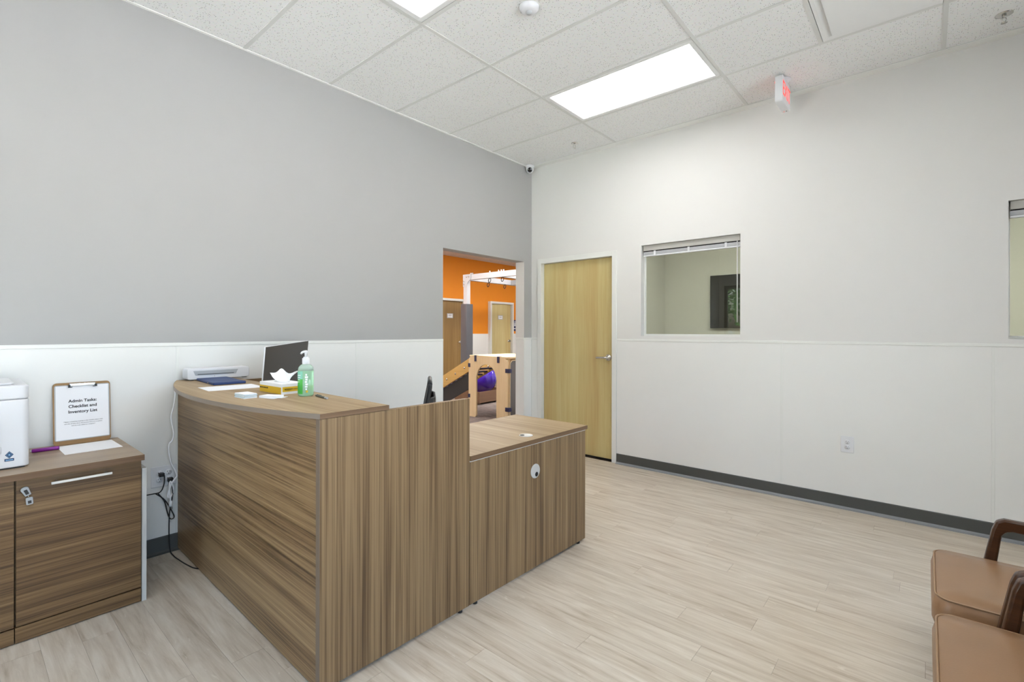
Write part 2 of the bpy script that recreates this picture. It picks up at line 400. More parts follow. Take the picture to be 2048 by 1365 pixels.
# white return inside the opening
MB().box(-T - 0.001, 0.0008, OY1 - 0.0015, OY1 + 0.0005, 0, OZ).build('jamb_paint', 'wall_white', wl_)
def wains(parent, axis, spans, p, out, z1=WH):
    """wainscot panels between spans, a thin seam strip at each joint and a cap rail"""
    th = 0.003
    for i, (a, c) in enumerate(spans):
        a2 = a + 0.0015; c2 = c - 0.0015
        lo, hi = sorted((p, p + out * th))
        if axis == 'y': MB().box(lo, hi, a2, c2, 0.0, z1 - 0.02).build('wainscot_panel', 'frp', parent)
        else: MB().box(a2, c2, lo, hi, 0.0, z1 - 0.02).build('wainscot_panel', 'frp', parent)
        if i < len(spans) - 1:
            lo, hi = sorted((p, p + out * 0.0046))
            if axis == 'y': MB().box(lo, hi, c - 0.008, c + 0.008, 0.0, z1 - 0.02).build('seam_strip', 'frp_trim', parent, bevel=0.0015)
            else: MB().box(c - 0.008, c + 0.008, lo, hi, 0.0, z1 - 0.02).build('seam_strip', 'frp_trim', parent, bevel=0.0015)
    a, c = min(s[0] for s in spans), max(s[1] for s in spans)
    lo, hi = sorted((p, p + out * 0.007))
    if axis == 'y': MB().box(lo, hi, a, c, z1 - 0.021, z1).build('cap_rail', 'frp_trim', parent, bevel=0.002)
    else: MB().box(a, c, lo, hi, z1 - 0.021, z1).build('cap_rail', 'frp_trim', parent, bevel=0.002)
wains(wl_, 'y', [(SOUTH, -5.93), (-5.93, -4.71), (-4.71, -3.49), (-3.49, -2.27), (-2.27, OY0)], 0.0, 1)
wains(wl_, 'y', [(OY1, -0.004)], 0.0, 1)
wains(wl_, 'x', [(-T, 0.0)], OY1 - 0.0015, -1)
MB().box(-0.002, 0.006, OY1 - 0.006, OY1 + 0.006, 0, WH).build('corner_guard', 'frp_trim', wl_, bevel=0.001)
MB().box(-0.004, 0.005, OY0 - 0.005, OY0 + 0.001, 0, WH).build('corner_guard', 'frp_trim', wl_, bevel=0.001)

# ---- wall_back with door and two borrowed-light windows
DX0, DX1, DZ = 0.094, 1.101, 2.155
W1 = (1.362, 2.271); W2 = (3.874, 4.783); WZ0, WZ1 = 1.289, 2.173
b = MB()
b.box(0, DX0 + 0.03, 0, T, 0, HC + 0.2).box(DX0 + 0.03, DX1 - 0.03, 0, T, DZ - 0.03, HC + 0.2).box(DX1 - 0.03, W1[0], 0, T, 0, HC + 0.2)
for a, c in (W1, W2): b.box(a, c, 0, T, 0, WZ0).box(a, c, 0, T, WZ1, HC + 0.2)
b.box(W1[1], W2[0], 0, T, 0, HC + 0.2).box(W2[1], EAST + T, 0, T, 0, HC + 0.2)
wb = struct(b.build('wall_back', 'wall_white'), 'off-white wall with wainscot, wood door and two interior windows', 'wall')
wains(wb, 'x', [(DX1, 2.586), (2.586, 3.806), (3.806, EAST)], 0.0, -1)
wains(wb, 'x', [(0.004, DX0)], 0.0, -1)
# east and south walls (behind the camera)
EY0, EY1, EZ0, EZ1 = -5.6, -0.9, 0.25, 2.75
struct(MB().box(EAST, EAST + T, SOUTH, EY0, 0, HC + 0.2).box(EAST, EAST + T, EY1, 0, 0, HC + 0.2).box(EAST, EAST + T, EY0, EY1, 0, EZ0).box(EAST, EAST + T, EY0, EY1, EZ1, HC + 0.2)
       .build('wall_right', 'wall_white'), 'off-white wall with an added daylight window on the waiting side', 'wall')
we = struct(thing('window_4', 'added bronze framed window for daylight, out of view behind the waiting chairs', 'window', (EAST, (EY0 + EY1) / 2, EZ0)))  # unseen window, added so daylight reaches and brightens the ceiling
hh = (EY1 - EY0) / 2; ez = EZ1 - EZ0
MB().box(0.03, 0.10, -hh, hh, 0, 0.06).build('frame_sill', 'bronze', we); MB().box(0.03, 0.10, -hh, hh, ez - 0.06, ez).build('frame_head', 'bronze', we)
for q in range(5): MB().box(0.03, 0.10, -hh + q * (2 * hh - 0.06) / 4, -hh + q * (2 * hh - 0.06) / 4 + 0.06, 0.06, ez - 0.06).build('mullion', 'bronze', we)
for q in range(4): MB().box(0.062, 0.068, -hh + q * (2 * hh - 0.06) / 4 + 0.06, -hh + (q + 1) * (2 * hh - 0.06) / 4, 0.06, ez - 0.06).build('pane', 'clear_glass', we)
SX0, SX1, SZ = 0.10, 2.00, 2.34
b = MB().box(-T, SX0, SOUTH - T, SOUTH, 0, HC + 0.2).box(SX1, EAST + T, SOUTH - T, SOUTH, 0, HC + 0.2).box(SX0, SX1, SOUTH - T, SOUTH, SZ, HC + 0.2)
struct(b.build('wall_front', 'wall_white'), 'street-side wall around the glazed shop front', 'wall')
# shop front glazing
wf = struct(thing('window_3', 'dark framed glazed shop front facing the car park', 'window', ((SX0 + SX1) / 2, SOUTH, 0)))
hw = (SX1 - SX0) / 2
for nm, bx in (('frame_jamb', (-hw, -hw + 0.06)), ('frame_jamb', (hw - 0.06, hw)), ('mullion', (-0.03, 0.03))):
    MB().box(bx[0], bx[1], -0.10, -0.02, 0, SZ).build(nm, 'bronze', wf, bevel=0.003)
MB().box(-hw, hw, -0.10, -0.02, SZ - 0.07, SZ).build('frame_head', 'bronze', wf); MB().box(-hw, hw, -0.10, -0.02, 0, 0.12).build('frame_sill', 'bronze', wf)
for a, c in ((-hw + 0.06, -0.03), (0.03, hw - 0.06)): MB().box(a, c, -0.063, -0.057, 0.12, SZ - 0.07).build('pane', 'clear_glass', wf)

# ---- baseboards (cove base with a sloped toe)
prof = [(0, 0), (0.026, 0), (0.026, 0.0025), (0.016, 0.007), (0.0085, 0.016), (0.0055, 0.095), (0.003, 0.10), (0, 0.10)]
struct(MB().prism([(-p[0] - 0.003, p[1]) for p in prof], 'x', DX1 + 0.001, EAST).build('baseboard_back', 'base'), 'dark grey rubber cove base under the white wall', 'baseboard')
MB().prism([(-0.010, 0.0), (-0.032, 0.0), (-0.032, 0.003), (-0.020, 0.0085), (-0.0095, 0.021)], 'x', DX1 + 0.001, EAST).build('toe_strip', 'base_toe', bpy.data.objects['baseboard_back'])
struct(MB().prism([(p[0] + 0.003, p[1]) for p in prof], 'y', SOUTH, OY0).build('baseboard_left', 'base'), 'dark grey rubber cove base along the desk wall', 'baseboard')

# ---- ceiling: slab, lay-in tiles, grid, perimeter trim
ce = struct(MB().box(-T, EAST + T, SOUTH - T, T, HC + 0.05, HC + 0.2).build('ceiling', 'tbar'), 'suspended ceiling of speckled white tiles in a white grid', 'ceiling')
XL = [0.0, 1.122, 2.342, 3.562, 4.782, EAST]
YL = [-0.078, -0.685]
while YL[-1] > SOUTH: YL.append(YL[-1] - 0.608)
YL[-1] = SOUTH
LIGHTS = {(1, 1), (1, 4), (1, 7), (3, 4), (3, 7)}
DIFF = (2, 1)
tcache = {}
def tile_at(x0, x1, y0, y1, parent=ce):
    k = (round(x1 - x0, 3), round(y1 - y0, 3))
    if k not in tcache:
        g = 0.006; tcache[k] = MB().box(g, k[0] - g, g, k[1] - g, 0.003, 0.018).mesh('ceiling_tile', 'tile')
    return link('ceiling_tile', tcache[k], parent, (x0, y0, HC))
for i in range(len(XL) - 1):
    for j in range(len(YL) - 1):
        if (i, j) in LIGHTS: continue
        x0, x1, y0, y1 = XL[i], XL[i + 1], YL[j + 1], YL[j]
        if (i, j) == DIFF: tile_at(x0, 2.952, y0, y1); continue
        tile_at(x0, x1, y0, y1)
for x in XL[1:-1]: MB().box(x - 0.012, x + 0.012, SOUTH, 0, HC - 0.0005, HC + 0.03).build('main_runner', 'tbar', ce)
for yy in YL[1:-1]:
    for i in range(len(XL) - 1): MB().box(XL[i] + 0.012, XL[i + 1] - 0.012, yy - 0.012, yy + 0.012, HC + 0.0002, HC + 0.03).build('cross_tee', 'tbar', ce)
MB().box(2.940, 2.964, YL[2] + 0.012, YL[1] - 0.012, HC + 0.0002, HC + 0.03).build('cross_tee', 'tbar', ce)
MB().box(0, EAST, -0.078, 0, HC - 0.002, HC + 0.03).build('perimeter_trim', 'ceil_trim', ce)
MB().box(0, EAST, -0.090, -0.076, HC + 0.0004, HC + 0.03).build('perimeter_trim', 'tbar', ce)
MB().box(0, 0.020, SOUTH, -0.078, HC - 0.002, HC + 0.03).build('wall_angle', 'ceil_trim', ce)

# ---- recessed light panels
def troffer(x0, x1, y0, y1, label, light='panel_light', z=HC, group=None):
    t = thing('ceiling_light', label, 'ceiling light', ((x0 + x1) / 2, (y0 + y1) / 2, z), 0, group)
    a, c = (x1 - x0) / 2 - 0.014, (y1 - y0) / 2 - 0.014; f = 0.034
    m = MB()
    m.box(-a, a, -c, -c + f, 0.0, 0.05).box(-a, a, c - f, c, 0.0, 0.05).box(-a, -a + f, -c + f, c - f, 0.0, 0.05).box(a - f, a, -c + f, c - f, 0.0, 0.05)
    m.build('frame', 'troffer', t, bevel=0.004)
    MB().box(-a + f, a - f, -c + f, c - f, 0.006, 0.02).build('diffuser', light, t)
    return t
def cell(i, j): return XL[i], XL[i + 1], YL[j + 1], YL[j]
troffer(*cell(1, 1), 'bright rectangular ceiling light panel nearest the white wall')
troffer(*cell(1, 4), 'bright ceiling light panel above the desk, cut by the top of the picture')
for k, lab in (((1, 7), 'ceiling light panel behind the camera near the desk wall'), ((3, 4), 'ceiling light panel over the waiting chairs'), ((3, 7), 'ceiling light panel behind the camera on the waiting side')):
    troffer(*cell(*k), lab)

# ---- door_1 in the back wall
d1 = struct(thing('door_1', 'closed birch door in a white metal frame with chrome lever', 'door', ((DX0 + DX1) / 2, 0, 0)))
hw = (DX1 - DX0) / 2; fw = 0.052
for s in (-1, 1):
    a, c = sorted((s * hw, s * (hw - fw)))
    MB().box(a, c, -0.012, T + 0.012, 0, DZ).build('frame_jamb', 'frame_white', d1, bevel=0.002)
    a, c = sorted((s * (hw - fw), s * (hw - fw - 0.016)))
    MB().box(a, c, 0.092, T, 0, DZ - fw).build('door_stop', 'frame_white', d1)
MB().box(-hw + fw, hw - fw, -0.012, T + 0.012, DZ - fw, DZ).build('frame_head', 'frame_white', d1, bevel=0.002)
leaf = MB().box(-hw + fw + 0.003, hw - fw - 0.003, 0.046, 0.09, 0.014, DZ - fw - 0.003).build('door_leaf', 'door', d1, bevel=0.001)
MB().box(-hw + fw, hw - fw, 0.05, 0.10, 0, 0.012).build('threshold_gap', 'reveal_black', d1)
kx = hw - fw - 0.068; kz = 1.062
MB().lathe([(0.034, 0.046), (0.034, 0.040), (0.030, 0.036), (0.014, 0.034), (0.012, 0.0), (0.0, -0.004)], (kx, 0, kz), 24, 'y').build('lever_rose', 'chrome', leaf)
MB().tube(smoothpath([(kx, 0.004, kz), (kx - 0.01, -0.006, kz), (kx - 0.04, -0.010, kz), (kx - 0.115, -0.008, kz - 0.002)]), [0.013] * 12 + [0.012] * 7, 10).build('lever_handle', 'chrome', leaf)

# ---- interior windows with raised blinds
def int_window(n, x0, x1, label, blabel):
    wn_ = struct(thing('window_%d' % n, label, 'window', ((x0 + x1) / 2, 0, WZ0)))
    a = (x1 - x0) / 2; h = WZ1 - WZ0
    MB().box(-a, a, 0.070, 0.094, 0, 0.020).box(-a, a, 0.101, T, 0, 0.020).build('sill_stop', 'frame_white', wn_, bevel=0.001)
    MB().box(-a, -a + 0.014, 0.074, 0.094, 0.020, h).box(a - 0.014, a, 0.074, 0.094, 0.020, h).build('side_stop', 'frame_white', wn_, bevel=0.001)
    MB().box(-a, a, 0.101, T, h - 0.02, h).build('head_stop', 'frame_white', wn_)
    MB().box(-a + 0.001, a - 0.001, 0.095, 0.100, 0.006, h - 0.001).build('pane', 'glass', wn_)
    bl = thing('window_blind', blabel, 'blind', ((x0 + x1) / 2, 0.046, WZ1)); c = a - 0.010
    MB().box(-c, c, -0.022, 0.022, -0.054, -0.002).build('headrail', 'head_grey', bl, bevel=0.002)
    MB().box(-c + 0.002, c - 0.002, -0.016, 0.016, -0.062, -0.054).build('shadow_gap', 'reveal_black', bl)
    for q in range(8): MB().box(-c, c, -0.0135, 0.0135, -0.0650 - q * 0.0036, -0.0630 - q * 0.0036).build('slat', 'white_plastic', bl)
    MB().box(-c, c, -0.0145, 0.0145, -0.108, -0.093).build('bottom_rail', 'white_plastic', bl, bevel=0.003)
    for q in (-0.72, 0.0, 0.72): MB().box(q * a - 0.010, q * a + 0.010, -0.017, -0.0148, -0.104, -0.058).build('hold_clip', 'white_plastic', bl)
    MB().tube([(c - 0.022, -0.018, -0.05), (c - 0.022, -0.018, -0.76)], 0.0042, 8).build('tilt_wand', 'white_plastic', bl)
int_window(1, W1[0], W1[1], 'square interior window beside the birch door with a raised blind', 'raised white slatted blind with wand at the window beside the door')
int_window(2, W2[0], W2[1], 'interior window cut by the right edge of the picture', 'raised white blind at the window cut by the right edge')

# ---- office behind the windows
OFX, OFY = 0.06, 3.62
ow = struct(MB().box(OFX - T, OFX, T, OFY, 0, HC).build('wall_office_left', 'office_wall'), 'beige side wall of the office behind the window', 'wall')
struct(MB().box(OFX - T, EAST + T, OFY, OFY + T, 0, HC).build('wall_office_far', 'office_wall'), 'beige far wall of the office behind the window', 'wall')
struct(MB().box(EAST, EAST + T, T, OFY, 0, HC).build('wall_office_right', 'office_wall'), 'beige right wall of the office', 'wall')
struct(MB().box(OFX, EAST, T + 0.0005, T + 0.004, WZ1 + 0.06, HC - 0.1).build('wall_office_near', 'office_wall'), 'beige paint on the office side above the window', 'wall')
struct(MB().box(OFX - T, EAST + T, T, OFY + T, HC, HC + 0.2).build('ceiling_office', 'tbar'), 'white ceiling of the office', 'ceiling')
struct(MB().box(OFX - T, EAST + T, T, OFY + T, -0.06, 0).build('floor_office', 'carpet'), 'dark carpet of the office', 'floor')
for q, lab in ((0.7, 'office ceiling light panel nearest the birch door side'), (2.4, 'office ceiling light panel in the middle'), (4.1, 'office ceiling light panel at the far right')): troffer(q, q + 1.2, 1.3, 1.9, lab, 'office_panel_light', HC - 0.012)
tv = thing('television', 'dark flat television on the far wall seen through the window', 'television', (1.56, OFY - 0.01, 1.81))
MB().box(-0.72, 0.72, -0.045, 0.0, -0.42, 0.42).build('casing', 'tv', tv, bevel=0.004)
MB().box(-0.71, 0.71, -0.047, -0.044, -0.41, 0.41).build('screen', 'tv', tv)

# ---- gym beyond the opening
GX, GY0, GY1 = -5.6, -3.5, 9.0
struct(MB().box(GX - T, -T, GY0, GY1, -0.06, -0.001).build('floor_gym', 'carpet'), 'dark brown patterned carpet of the therapy gym', 'floor')
# far wall with two door openings left solid behind the leaves
gw = struct(MB().box(GX - T, GX, GY0, GY1, 0, HC + 0.2).build('wall_gym_far', 'orange'), 'orange far wall of the gym with white wainscot', 'wall')
GD = [(3.24, 4.24, 'door_brown'), (5.17, 6.14, 'door')]
for i, (a, c) in enumerate([(GY0, 3.24), (4.24, 5.17), (6.14, 7.6), (7.6, GY1)]):
    MB().box(GX, GX + 0.004, a, c, 0, WH - 0.01).build('wainscot_panel', 'frp', gw)
    MB().box(GX, GX + 0.007, a, c, WH - 0.012, WH + 0.005).build('cap_rail', 'frp_trim', gw)
struct(MB().box(GX, -T, GY1, GY1 + T, 0, HC + 0.2).build('wall_gym_back', 'wall_white'), 'white end wall of the gym', 'wall')
struct(MB().box(GX, -T, GY0 - T, GY0, 0, HC + 0.2).build('wall_gym_front', 'wall_white'), 'white near end wall of the gym', 'wall')
struct(MB().box(-T - 0.06, -T, T + 0.0, GY1, 0, HC + 0.2).build('wall_gym_near', 'wall_white'), 'white gym side of the partition wall', 'wall')
gc = struct(MB().box(GX - T, -T - 0.001, GY0 - T, GY1 + T, HC + 0.03, HC + 0.2).build('ceiling_gym', 'tbar'), 'tiled gym ceiling warmed by the orange wall', 'ceiling')
yy = 2.4
while yy < 7.8:
    x = GX
    while x < -2.6:
        tile_at(x, x + 0.61, yy, yy + 1.22, gc); x += 0.61
    yy += 1.22
gl = [(-2.6, -1.4, 3.0, 3.6), (-2.6, -1.4, 5.4, 6.0), (-2.6, -1.4, 0.2, 0.8), (-4.9, -3.7, -0.4, 0.2), (-1.9, -0.7, 7.2, 7.8), (-4.9, -3.7, -2.4, -1.8), (-2.6, -1.4, 4.2, 4.8), (-2.6, -1.4, 1.6, 2.2), (-3.9, -2.7, 0.9, 1.5)]
for k, q in enumerate(gl):
    troffer(*q, 'gym ceiling light panel out of view above the play equipment', 'gym_panel_light', HC - 0.012, 'gym ceiling lights')
for k, (a, c, mt) in enumerate(GD):
    lab = ['brown oak gym door with lever and white notice, beside the padded post', 'pale birch gym door with white notice, beside the restroom sign'][k]
    d = struct(thing('door_%d' % (k + 2), lab, 'door', (GX, (a + c) / 2, 0)))
    h = (c - a) / 2
    for s in (-1, 1):
        p, q = sorted((s * h, s * (h - 0.055))); MB().box(0, 0.10, p, q, 0, 2.15).build('frame_jamb', 'frame_white', d)
    MB().box(0, 0.10, -h + 0.055, h - 0.055, 2.095, 2.15).build('frame_head', 'frame_white', d)
    lf = MB().box(0.005, 0.025, -h + 0.06, h - 0.06, 0.01, 2.09).build('door_leaf', mt, d)
    MB().lathe([(0.036, 0.02), (0.036, 0.035), (0.015, 0.04), (0.015, 0.07), (0.028, 0.08), (0.0, 0.085)], (0.0, h - 0.13, 1.06), 14, 'x').build('lever_rose', 'chrome', lf)
    MB().tube([(0.075, h - 0.13, 1.06), (0.075, h - 0.25, 1.055)], 0.011, 8).build('lever_handle', 'chrome', lf)
    nt = MB().box(0.026, 0.029, -0.08 - 0.03 * k, 0.12 - 0.03 * k, 1.66, 1.78).build('notice_holder', 'grey_plastic', lf)
    MB().box(0.029, 0.030, -0.06 - 0.03 * k, 0.10 - 0.03 * k, 1.675, 1.765).build('notice', 'paper', nt)
    for q in (1.735, 1.715): MB().box(0.030, 0.0303, -0.03 - 0.03 * k, 0.07 - 0.03 * k, q, q + 0.008).build('notice_print', 'ink_grey', nt)

# ================================================================ OUTDOORS (seen only as a reflection and as daylight)
struct(MB().box(-40, 45, -60, SOUTH - T, -0.12, -0.03).box(EAST + T, 45, SOUTH - T, 40, -0.12, -0.03).build('ground', 'concrete'), 'pale concrete car park outside the shop front', 'ground')
tag(MB().box(-40, 45, -22, -16, -0.03, 0.06).build('grass_strip', 'grass'), 'mown grass strip beyond the car park', 'grass', kind='stuff')
def tree(x, y, h, r, label):
    t = thing('tree', label, 'tree', (x, y, 0), 0, 'trees outside'); rg = random.Random(int(x * 10))
    MB().tube([(0, 0, 0), (0.05, 0, h * 0.3), (0, 0.05, h * 0.6)], [0.16, 0.12, 0.06], 8).build('trunk', 'bark', t)
    m = MB()
    for q in range(1400):
        v = Vector((rg.gauss(0, 1), rg.gauss(0, 1), rg.gauss(0, 0.8))); v *= r * rg.random() ** 0.4 / max(v.length, 0.1)
        c = Vector((0, 0, h * 0.62)) + v; s = 0.16
        a = Vector((rg.uniform(-1, 1), rg.uniform(-1, 1), rg.uniform(-1, 1))).normalized() * s; d_ = a.orthogonal().normalized() * s * 0.6
        m.add([c - a, c + d_, c + a, c - d_], [(0, 1, 2, 3)])
    f_ = m.build('foliage', 'leaf', t); f_['kind'] = 'stuff'
tree(-3.5, -25, 6.0, 2.4, 'leafy green tree outside, reflected in the window beside the door')
tree(-9.5, -26, 6.5, 2.6, 'leafy green tree further along outside the shop front')
tree(3.0, -25, 6.0, 2.4, 'leafy green tree opposite the shop front')
car = thing('car', 'dark blue parked car outside, reflected in the window beside the door', 'car', (-2.6, -13.2, -0.03), R(6))
MB().prism([(-2.15, 0.25), (2.15, 0.25), (2.2, 0.6), (2.1, 0.85), (1.2, 0.95), (0.6, 1.42), (-1.1, 1.45), (-1.8, 1.0), (-2.15, 0.92)], 'y', -0.85, 0.85).build('body', 'car_paint', car, bevel=0.06)
MB().prism([(1.02, 0.98), (0.55, 1.36), (-1.05, 1.38), (-1.55, 1.0)], 'y', -0.856, 0.856).build('side_window', 'car_glass', car)
for sx in (-1.35, 1.35):
    for sy in (-0.78, 0.78): MB().lathe([(0.0, -0.11), (0.33, -0.11), (0.33, 0.11), (0.0, 0.11)], (sx, sy, 0.33), 20, 'y').build('wheel', 'rubber', car)

# ================================================================ RECEPTION DESK
DK = thing('reception_desk', 'walnut laminate reception desk with bowed counter and low return', 'desk', (1.803, -3.519, 0), R(-0.8))
MB().box(-1.792, -0.028, 0.004, 0.024, 0.010, 1.009).build('front_panel', 'lam_x', DK, bevel=0.001)
MB().box(-0.028, 0.0, 0.0, 0.749, 0.014, 1.010).build('end_panel', 'lam_z', DK, bevel=0.0012)
MB().box(-0.028, -0.001, -0.0012, 0.0003, 0.014, 1.010).build('edge_band', 'lam_edge', DK)
MB().box(-1.792, -1.764, 0.026, 0.749, 0.01, 1.010).build('end_panel', 'lam_y', DK, bevel=0.001)
MB().box(-0.026, -0.001, 0.752, 1.765, 0.014, 0.7025).build('return_panel', 'lam_z', DK, bevel=0.0012)
MB().box(-0.026, -0.0005, 0.752, 1.765, 0.7025, 0.7065).build('trim_strip', 'silver_line', DK)
MB().box(-0.59, -0.028, 1.735, 1.763, 0.014, 0.706).build('return_end_panel', 'lam_z', DK, bevel=0.001)
# bowed transaction counter
chord, sag = 1.80, 0.158
rad = (chord ** 2 / 4 + sag ** 2) / (2 * sag); cy = rad - sag
a0 = math.asin(chord / 2 / rad); pts = []
for i in range(33):
    a = -a0 + 2 * a0 * i / 32; pts.append((-0.896 + rad * math.sin(a), cy - rad * math.cos(a)))
pts = [(-1.794, 0.30)] + pts + [(0.004, -0.001), (0.004, 0.292)]
MB().prism(pts, 'z', 1.0115, 1.031).build('counter_top', 'lam_top_lit', DK, bevel=0.0015)
m = MB(); arc = pts[1:34]; n_ = len(arc)
vi = [(p[0], p[1], z) for z in (1.0117, 1.0308) for p in arc]; vo_ = [(p[0] + 0.0, p[1] - 0.0013, z) for z in (1.0117, 1.0308) for p in arc]
m.add(vi + vo_, [(2*n_ + i, 2*n_ + i + 1, 3*n_ + i + 1, 3*n_ + i) for i in range(n_ - 1)] + [(n_ + i, n_ + i + 1, 3*n_ + i + 1, 3*n_ + i) for i in range(n_ - 1)] + [(i, i + 1, 2*n_ + i + 1, 2*n_ + i) for i in range(n_ - 1)])
m.build('edge_band', 'lam_edge', DK)
MB().box(0.004, 0.0053, -0.002, 0.292, 1.0117, 1.0308).build('edge_band', 'edge_brown', DK); MB().box(0.003, 0.0043, 0.753, 1.782, 0.7078, 0.7318).build('edge_band', 'edge_brown', DK)
# L-shaped worksurface with a curved inner corner
ws = [(-1.76, 0.03), (-0.030, 0.03), (-0.030, 0.753), (0.003, 0.753), (0.003, 1.782), (-0.602, 1.782)]
for i in range(9):
    t = R(90 * i / 8); ws.append((-0.602 - 0.56 * (1 - math.cos(t)), 1.30 - 0.56 * math.sin(t)))
ws += [(-1.76, 0.74)]
WS = 0.732
MB().prism(ws, 'z', 0.7075, WS).build('worksurface', 'lam_top_lit', DK, bevel=0.0012)
for x_, y_ in ((-0.014, 0.04), (-0.014, 0.70), (-0.014, 0.80), (-0.014, 1.70), (-1.778, 0.40), (-0.57, 1.748)):
    MB().lathe([(0.012, 0.0), (0.012, 0.012), (0.006, 0.014)], (x_, y_, 0), 12).build('glide', 'dark_plastic', DK)
def grommet(mw, r=0.040):
    g = MB().lathe([(r * 0.93, -0.002), (r, 0.0), (r, 0.0022), (r * 0.94, 0.0034), (r * 0.88, 0.0026), (0.0, 0.0026)], (0, 0, 0), 28).build('grommet', 'silver_line', DK)
    g.matrix_local = mw
    MB().lathe([(0.013, 0.0022), (0.013, 0.0036), (0.0, 0.0036)], (r * 0.55, 0, 0), 16).build('cable_hole', 'reveal_black', g)
iDK = Matrix.Rotation(R(0.8), 4, 'Z') @ Matrix.Translation((-1.803, 3.519, 0))
p = iDK @ Vector((1.828, -2.267, 0.553))
grommet(face_mw((0.0, p.y, p.z), (-0.0, 0.45, -0.9), (0, 0.9, 0.45)))
p = iDK @ Vector((1.726, -2.232, 0))
grommet(face_mw((p.x, p.y, WS), (-0.7, -0.7, 0), (0.7, -0.7, 0)))

# ================================================================ THINGS ON THE DESK
CT = 1.031
# laminator against the wall
la = thing('laminator', 'white laminating machine on the counter against the wall', 'laminator', (0.075, -3.295, CT), 0)
body = rrect(-0.175, 0.175, 0.004, 0.072, 0.014, 4)
MB().prism(body, 'x', -0.055, 0.045).build('housing', 'white_plastic', la, bevel=0.006, segs=3)
MB().prism([(-0.145, 0.058), (0.105, 0.058), (0.092, 0.030), (-0.132, 0.030)], 'x', 0.044, 0.0462).build('feed_recess', 'grey_plastic', la)
MB().box(0.0455, 0.047, -0.122, 0.080, 0.034, 0.0375).build('feed_slot', 'slot', la)
MB().lathe([(0.0016, 0.045), (0.0016, 0.0475), (0.0, 0.0475)], (0, -0.03, 0.022), 8, 'x').build('indicator', 'slot', la)
for yy in (-0.15, 0.15): MB().box(-0.04, 0.035, yy - 0.01, yy + 0.01, 0, 0.005).build('foot', 'dark_plastic', la)
# blue tablet cover
nb = thing('tablet_case', 'navy blue folio tablet case lying on the counter', 'tablet case', (0.305, -3.352, CT), R(-4))
MB().prism(rrect(-0.19, 0.19, -0.083, 0.083, 0.008, 3), 'z', 0.0, 0.011).build('case_back', 'blue_cover', nb, bevel=0.003)
for i, (a, c) in enumerate(((-0.19, -0.07), (-0.068, 0.058), (0.060, 0.19))): MB().box(a + 0.002, c - 0.002, -0.081, 0.081, 0.0112, 0.0135).build('cover_segment', 'blue_cover', nb, bevel=0.001)
MB().box(0.07, 0.095, -0.0855, -0.082, 0.004, 0.009).build('clasp', 'chrome', nb)
def sheet(name, label, loc, rz, a, c, lines=0):
    t = thing(name, label, 'paper', loc, rz)
    m = MB().box(-a / 2, a / 2, -c / 2, c / 2, 0.0002, 0.0012).build('sheet', 'paper', t)
    for q in range(lines): MB().box(-a * 0.38, a * (0.38 - 0.1 * ((q * 7) % 3)), c * (0.3 - 0.13 * q), c * (0.3 - 0.13 * q) + 0.0015, 0.0012, 0.0014).build('print_line', 'ink_grey', t)
    return t
sheet('paper_sheet', 'blank white paper lying on the counter before the blue case', (0.665, -3.418, CT), R(-4), 0.216, 0.262)
# card stacks
cs = thing('card_stack', 'tall neat stack of pale cards on the bowed counter', 'cards', (1.137, -3.523, CT), R(3))
for q in range(5):
    MB().box(-0.049 + 0.001 * (q % 2), 0.049 - 0.001 * (q % 3), -0.028 + 0.0008 * (q % 3), 0.028, q * 0.0042 + 0.0002, q * 0.0042 + 0.0040).build('card_bundle', 'paper' if q % 2 == 0 else 'card_blue', cs, rot=(0, 0, R([0, 1.5, -1, 2, -1.2][q])))
c2 = thing('loose_cards', 'few loose white cards fanned beside the tall card stack', 'cards', (1.232, -3.452, CT), R(20))
for q, (dx, dy, rz, h) in enumerate(((0.0, 0.0, 0, 0.0003), (0.018, 0.008, 16, 0.0016), (-0.004, 0.006, 6, 0.0030), (-0.004, 0.007, 7, 0.0068))):
    MB().box(-0.044, 0.044, -0.026, 0.026, 0, 0.0012 if q < 2 else 0.0036).build('card', 'paper', c2, (dx, dy, h), (0, 0, R(rz)))
# tissue box
tb = thing('tissue_box', 'white and yellow tissue box with a tissue pulled up', 'tissue box', (1.050, -3.322, CT), R(1.5))
a, c, h = 0.1135, 0.058, 0.050
MB().box(-a, a, -c, c, 0.0, h).build('carton', 'paper', tb, bevel=0.0008)
MB().box(-a + 0.001, a - 0.001, -c - 0.0006, -c + 0.001, 0.001, 0.034).build('yellow_band', 'yellow', tb)
MB().box(a - 0.001, a + 0.0006, -c + 0.006, c - 0.002, 0.012, 0.035).build('yellow_band', 'yellow', tb)
text('lettering', 'amazoncommercial', 0.0115, 'ink', tb, face_mw((-a + 0.046, -c - 0.0008, 0.024), (1, 0, 0), (0, 0, 1)), bold=0.0001)
text('lettering', 'amazon', 0.0125, 'ink', tb, face_mw((a + 0.0008, -c + 0.035, 0.0245), (0, 1, 0), (0, 0, 1)), bold=0.0002)
text('lettering', 'commercial', 0.0115, 'ink', tb, face_mw((a + 0.0008, -c + 0.082, 0.0245), (0, 1, 0), (0, 0, 1)))
for off in (-c + 0.034,): MB().tube([(a + 0.0007, off - 0.012, 0.0195), (a + 0.0007, off, 0.0170), (a + 0.0007, off + 0.012, 0.0195)], 0.0006, 5).build('smile_arrow', 'ink', tb)
MB().lathe([(0.0, 0.0), (0.062, 0.0), (0.064, 0.0004), (0.0, 0.0006)], (0, 0, h), 20, 'z', 1.0, 0.42).build('opening_film', 'tissue', tb)
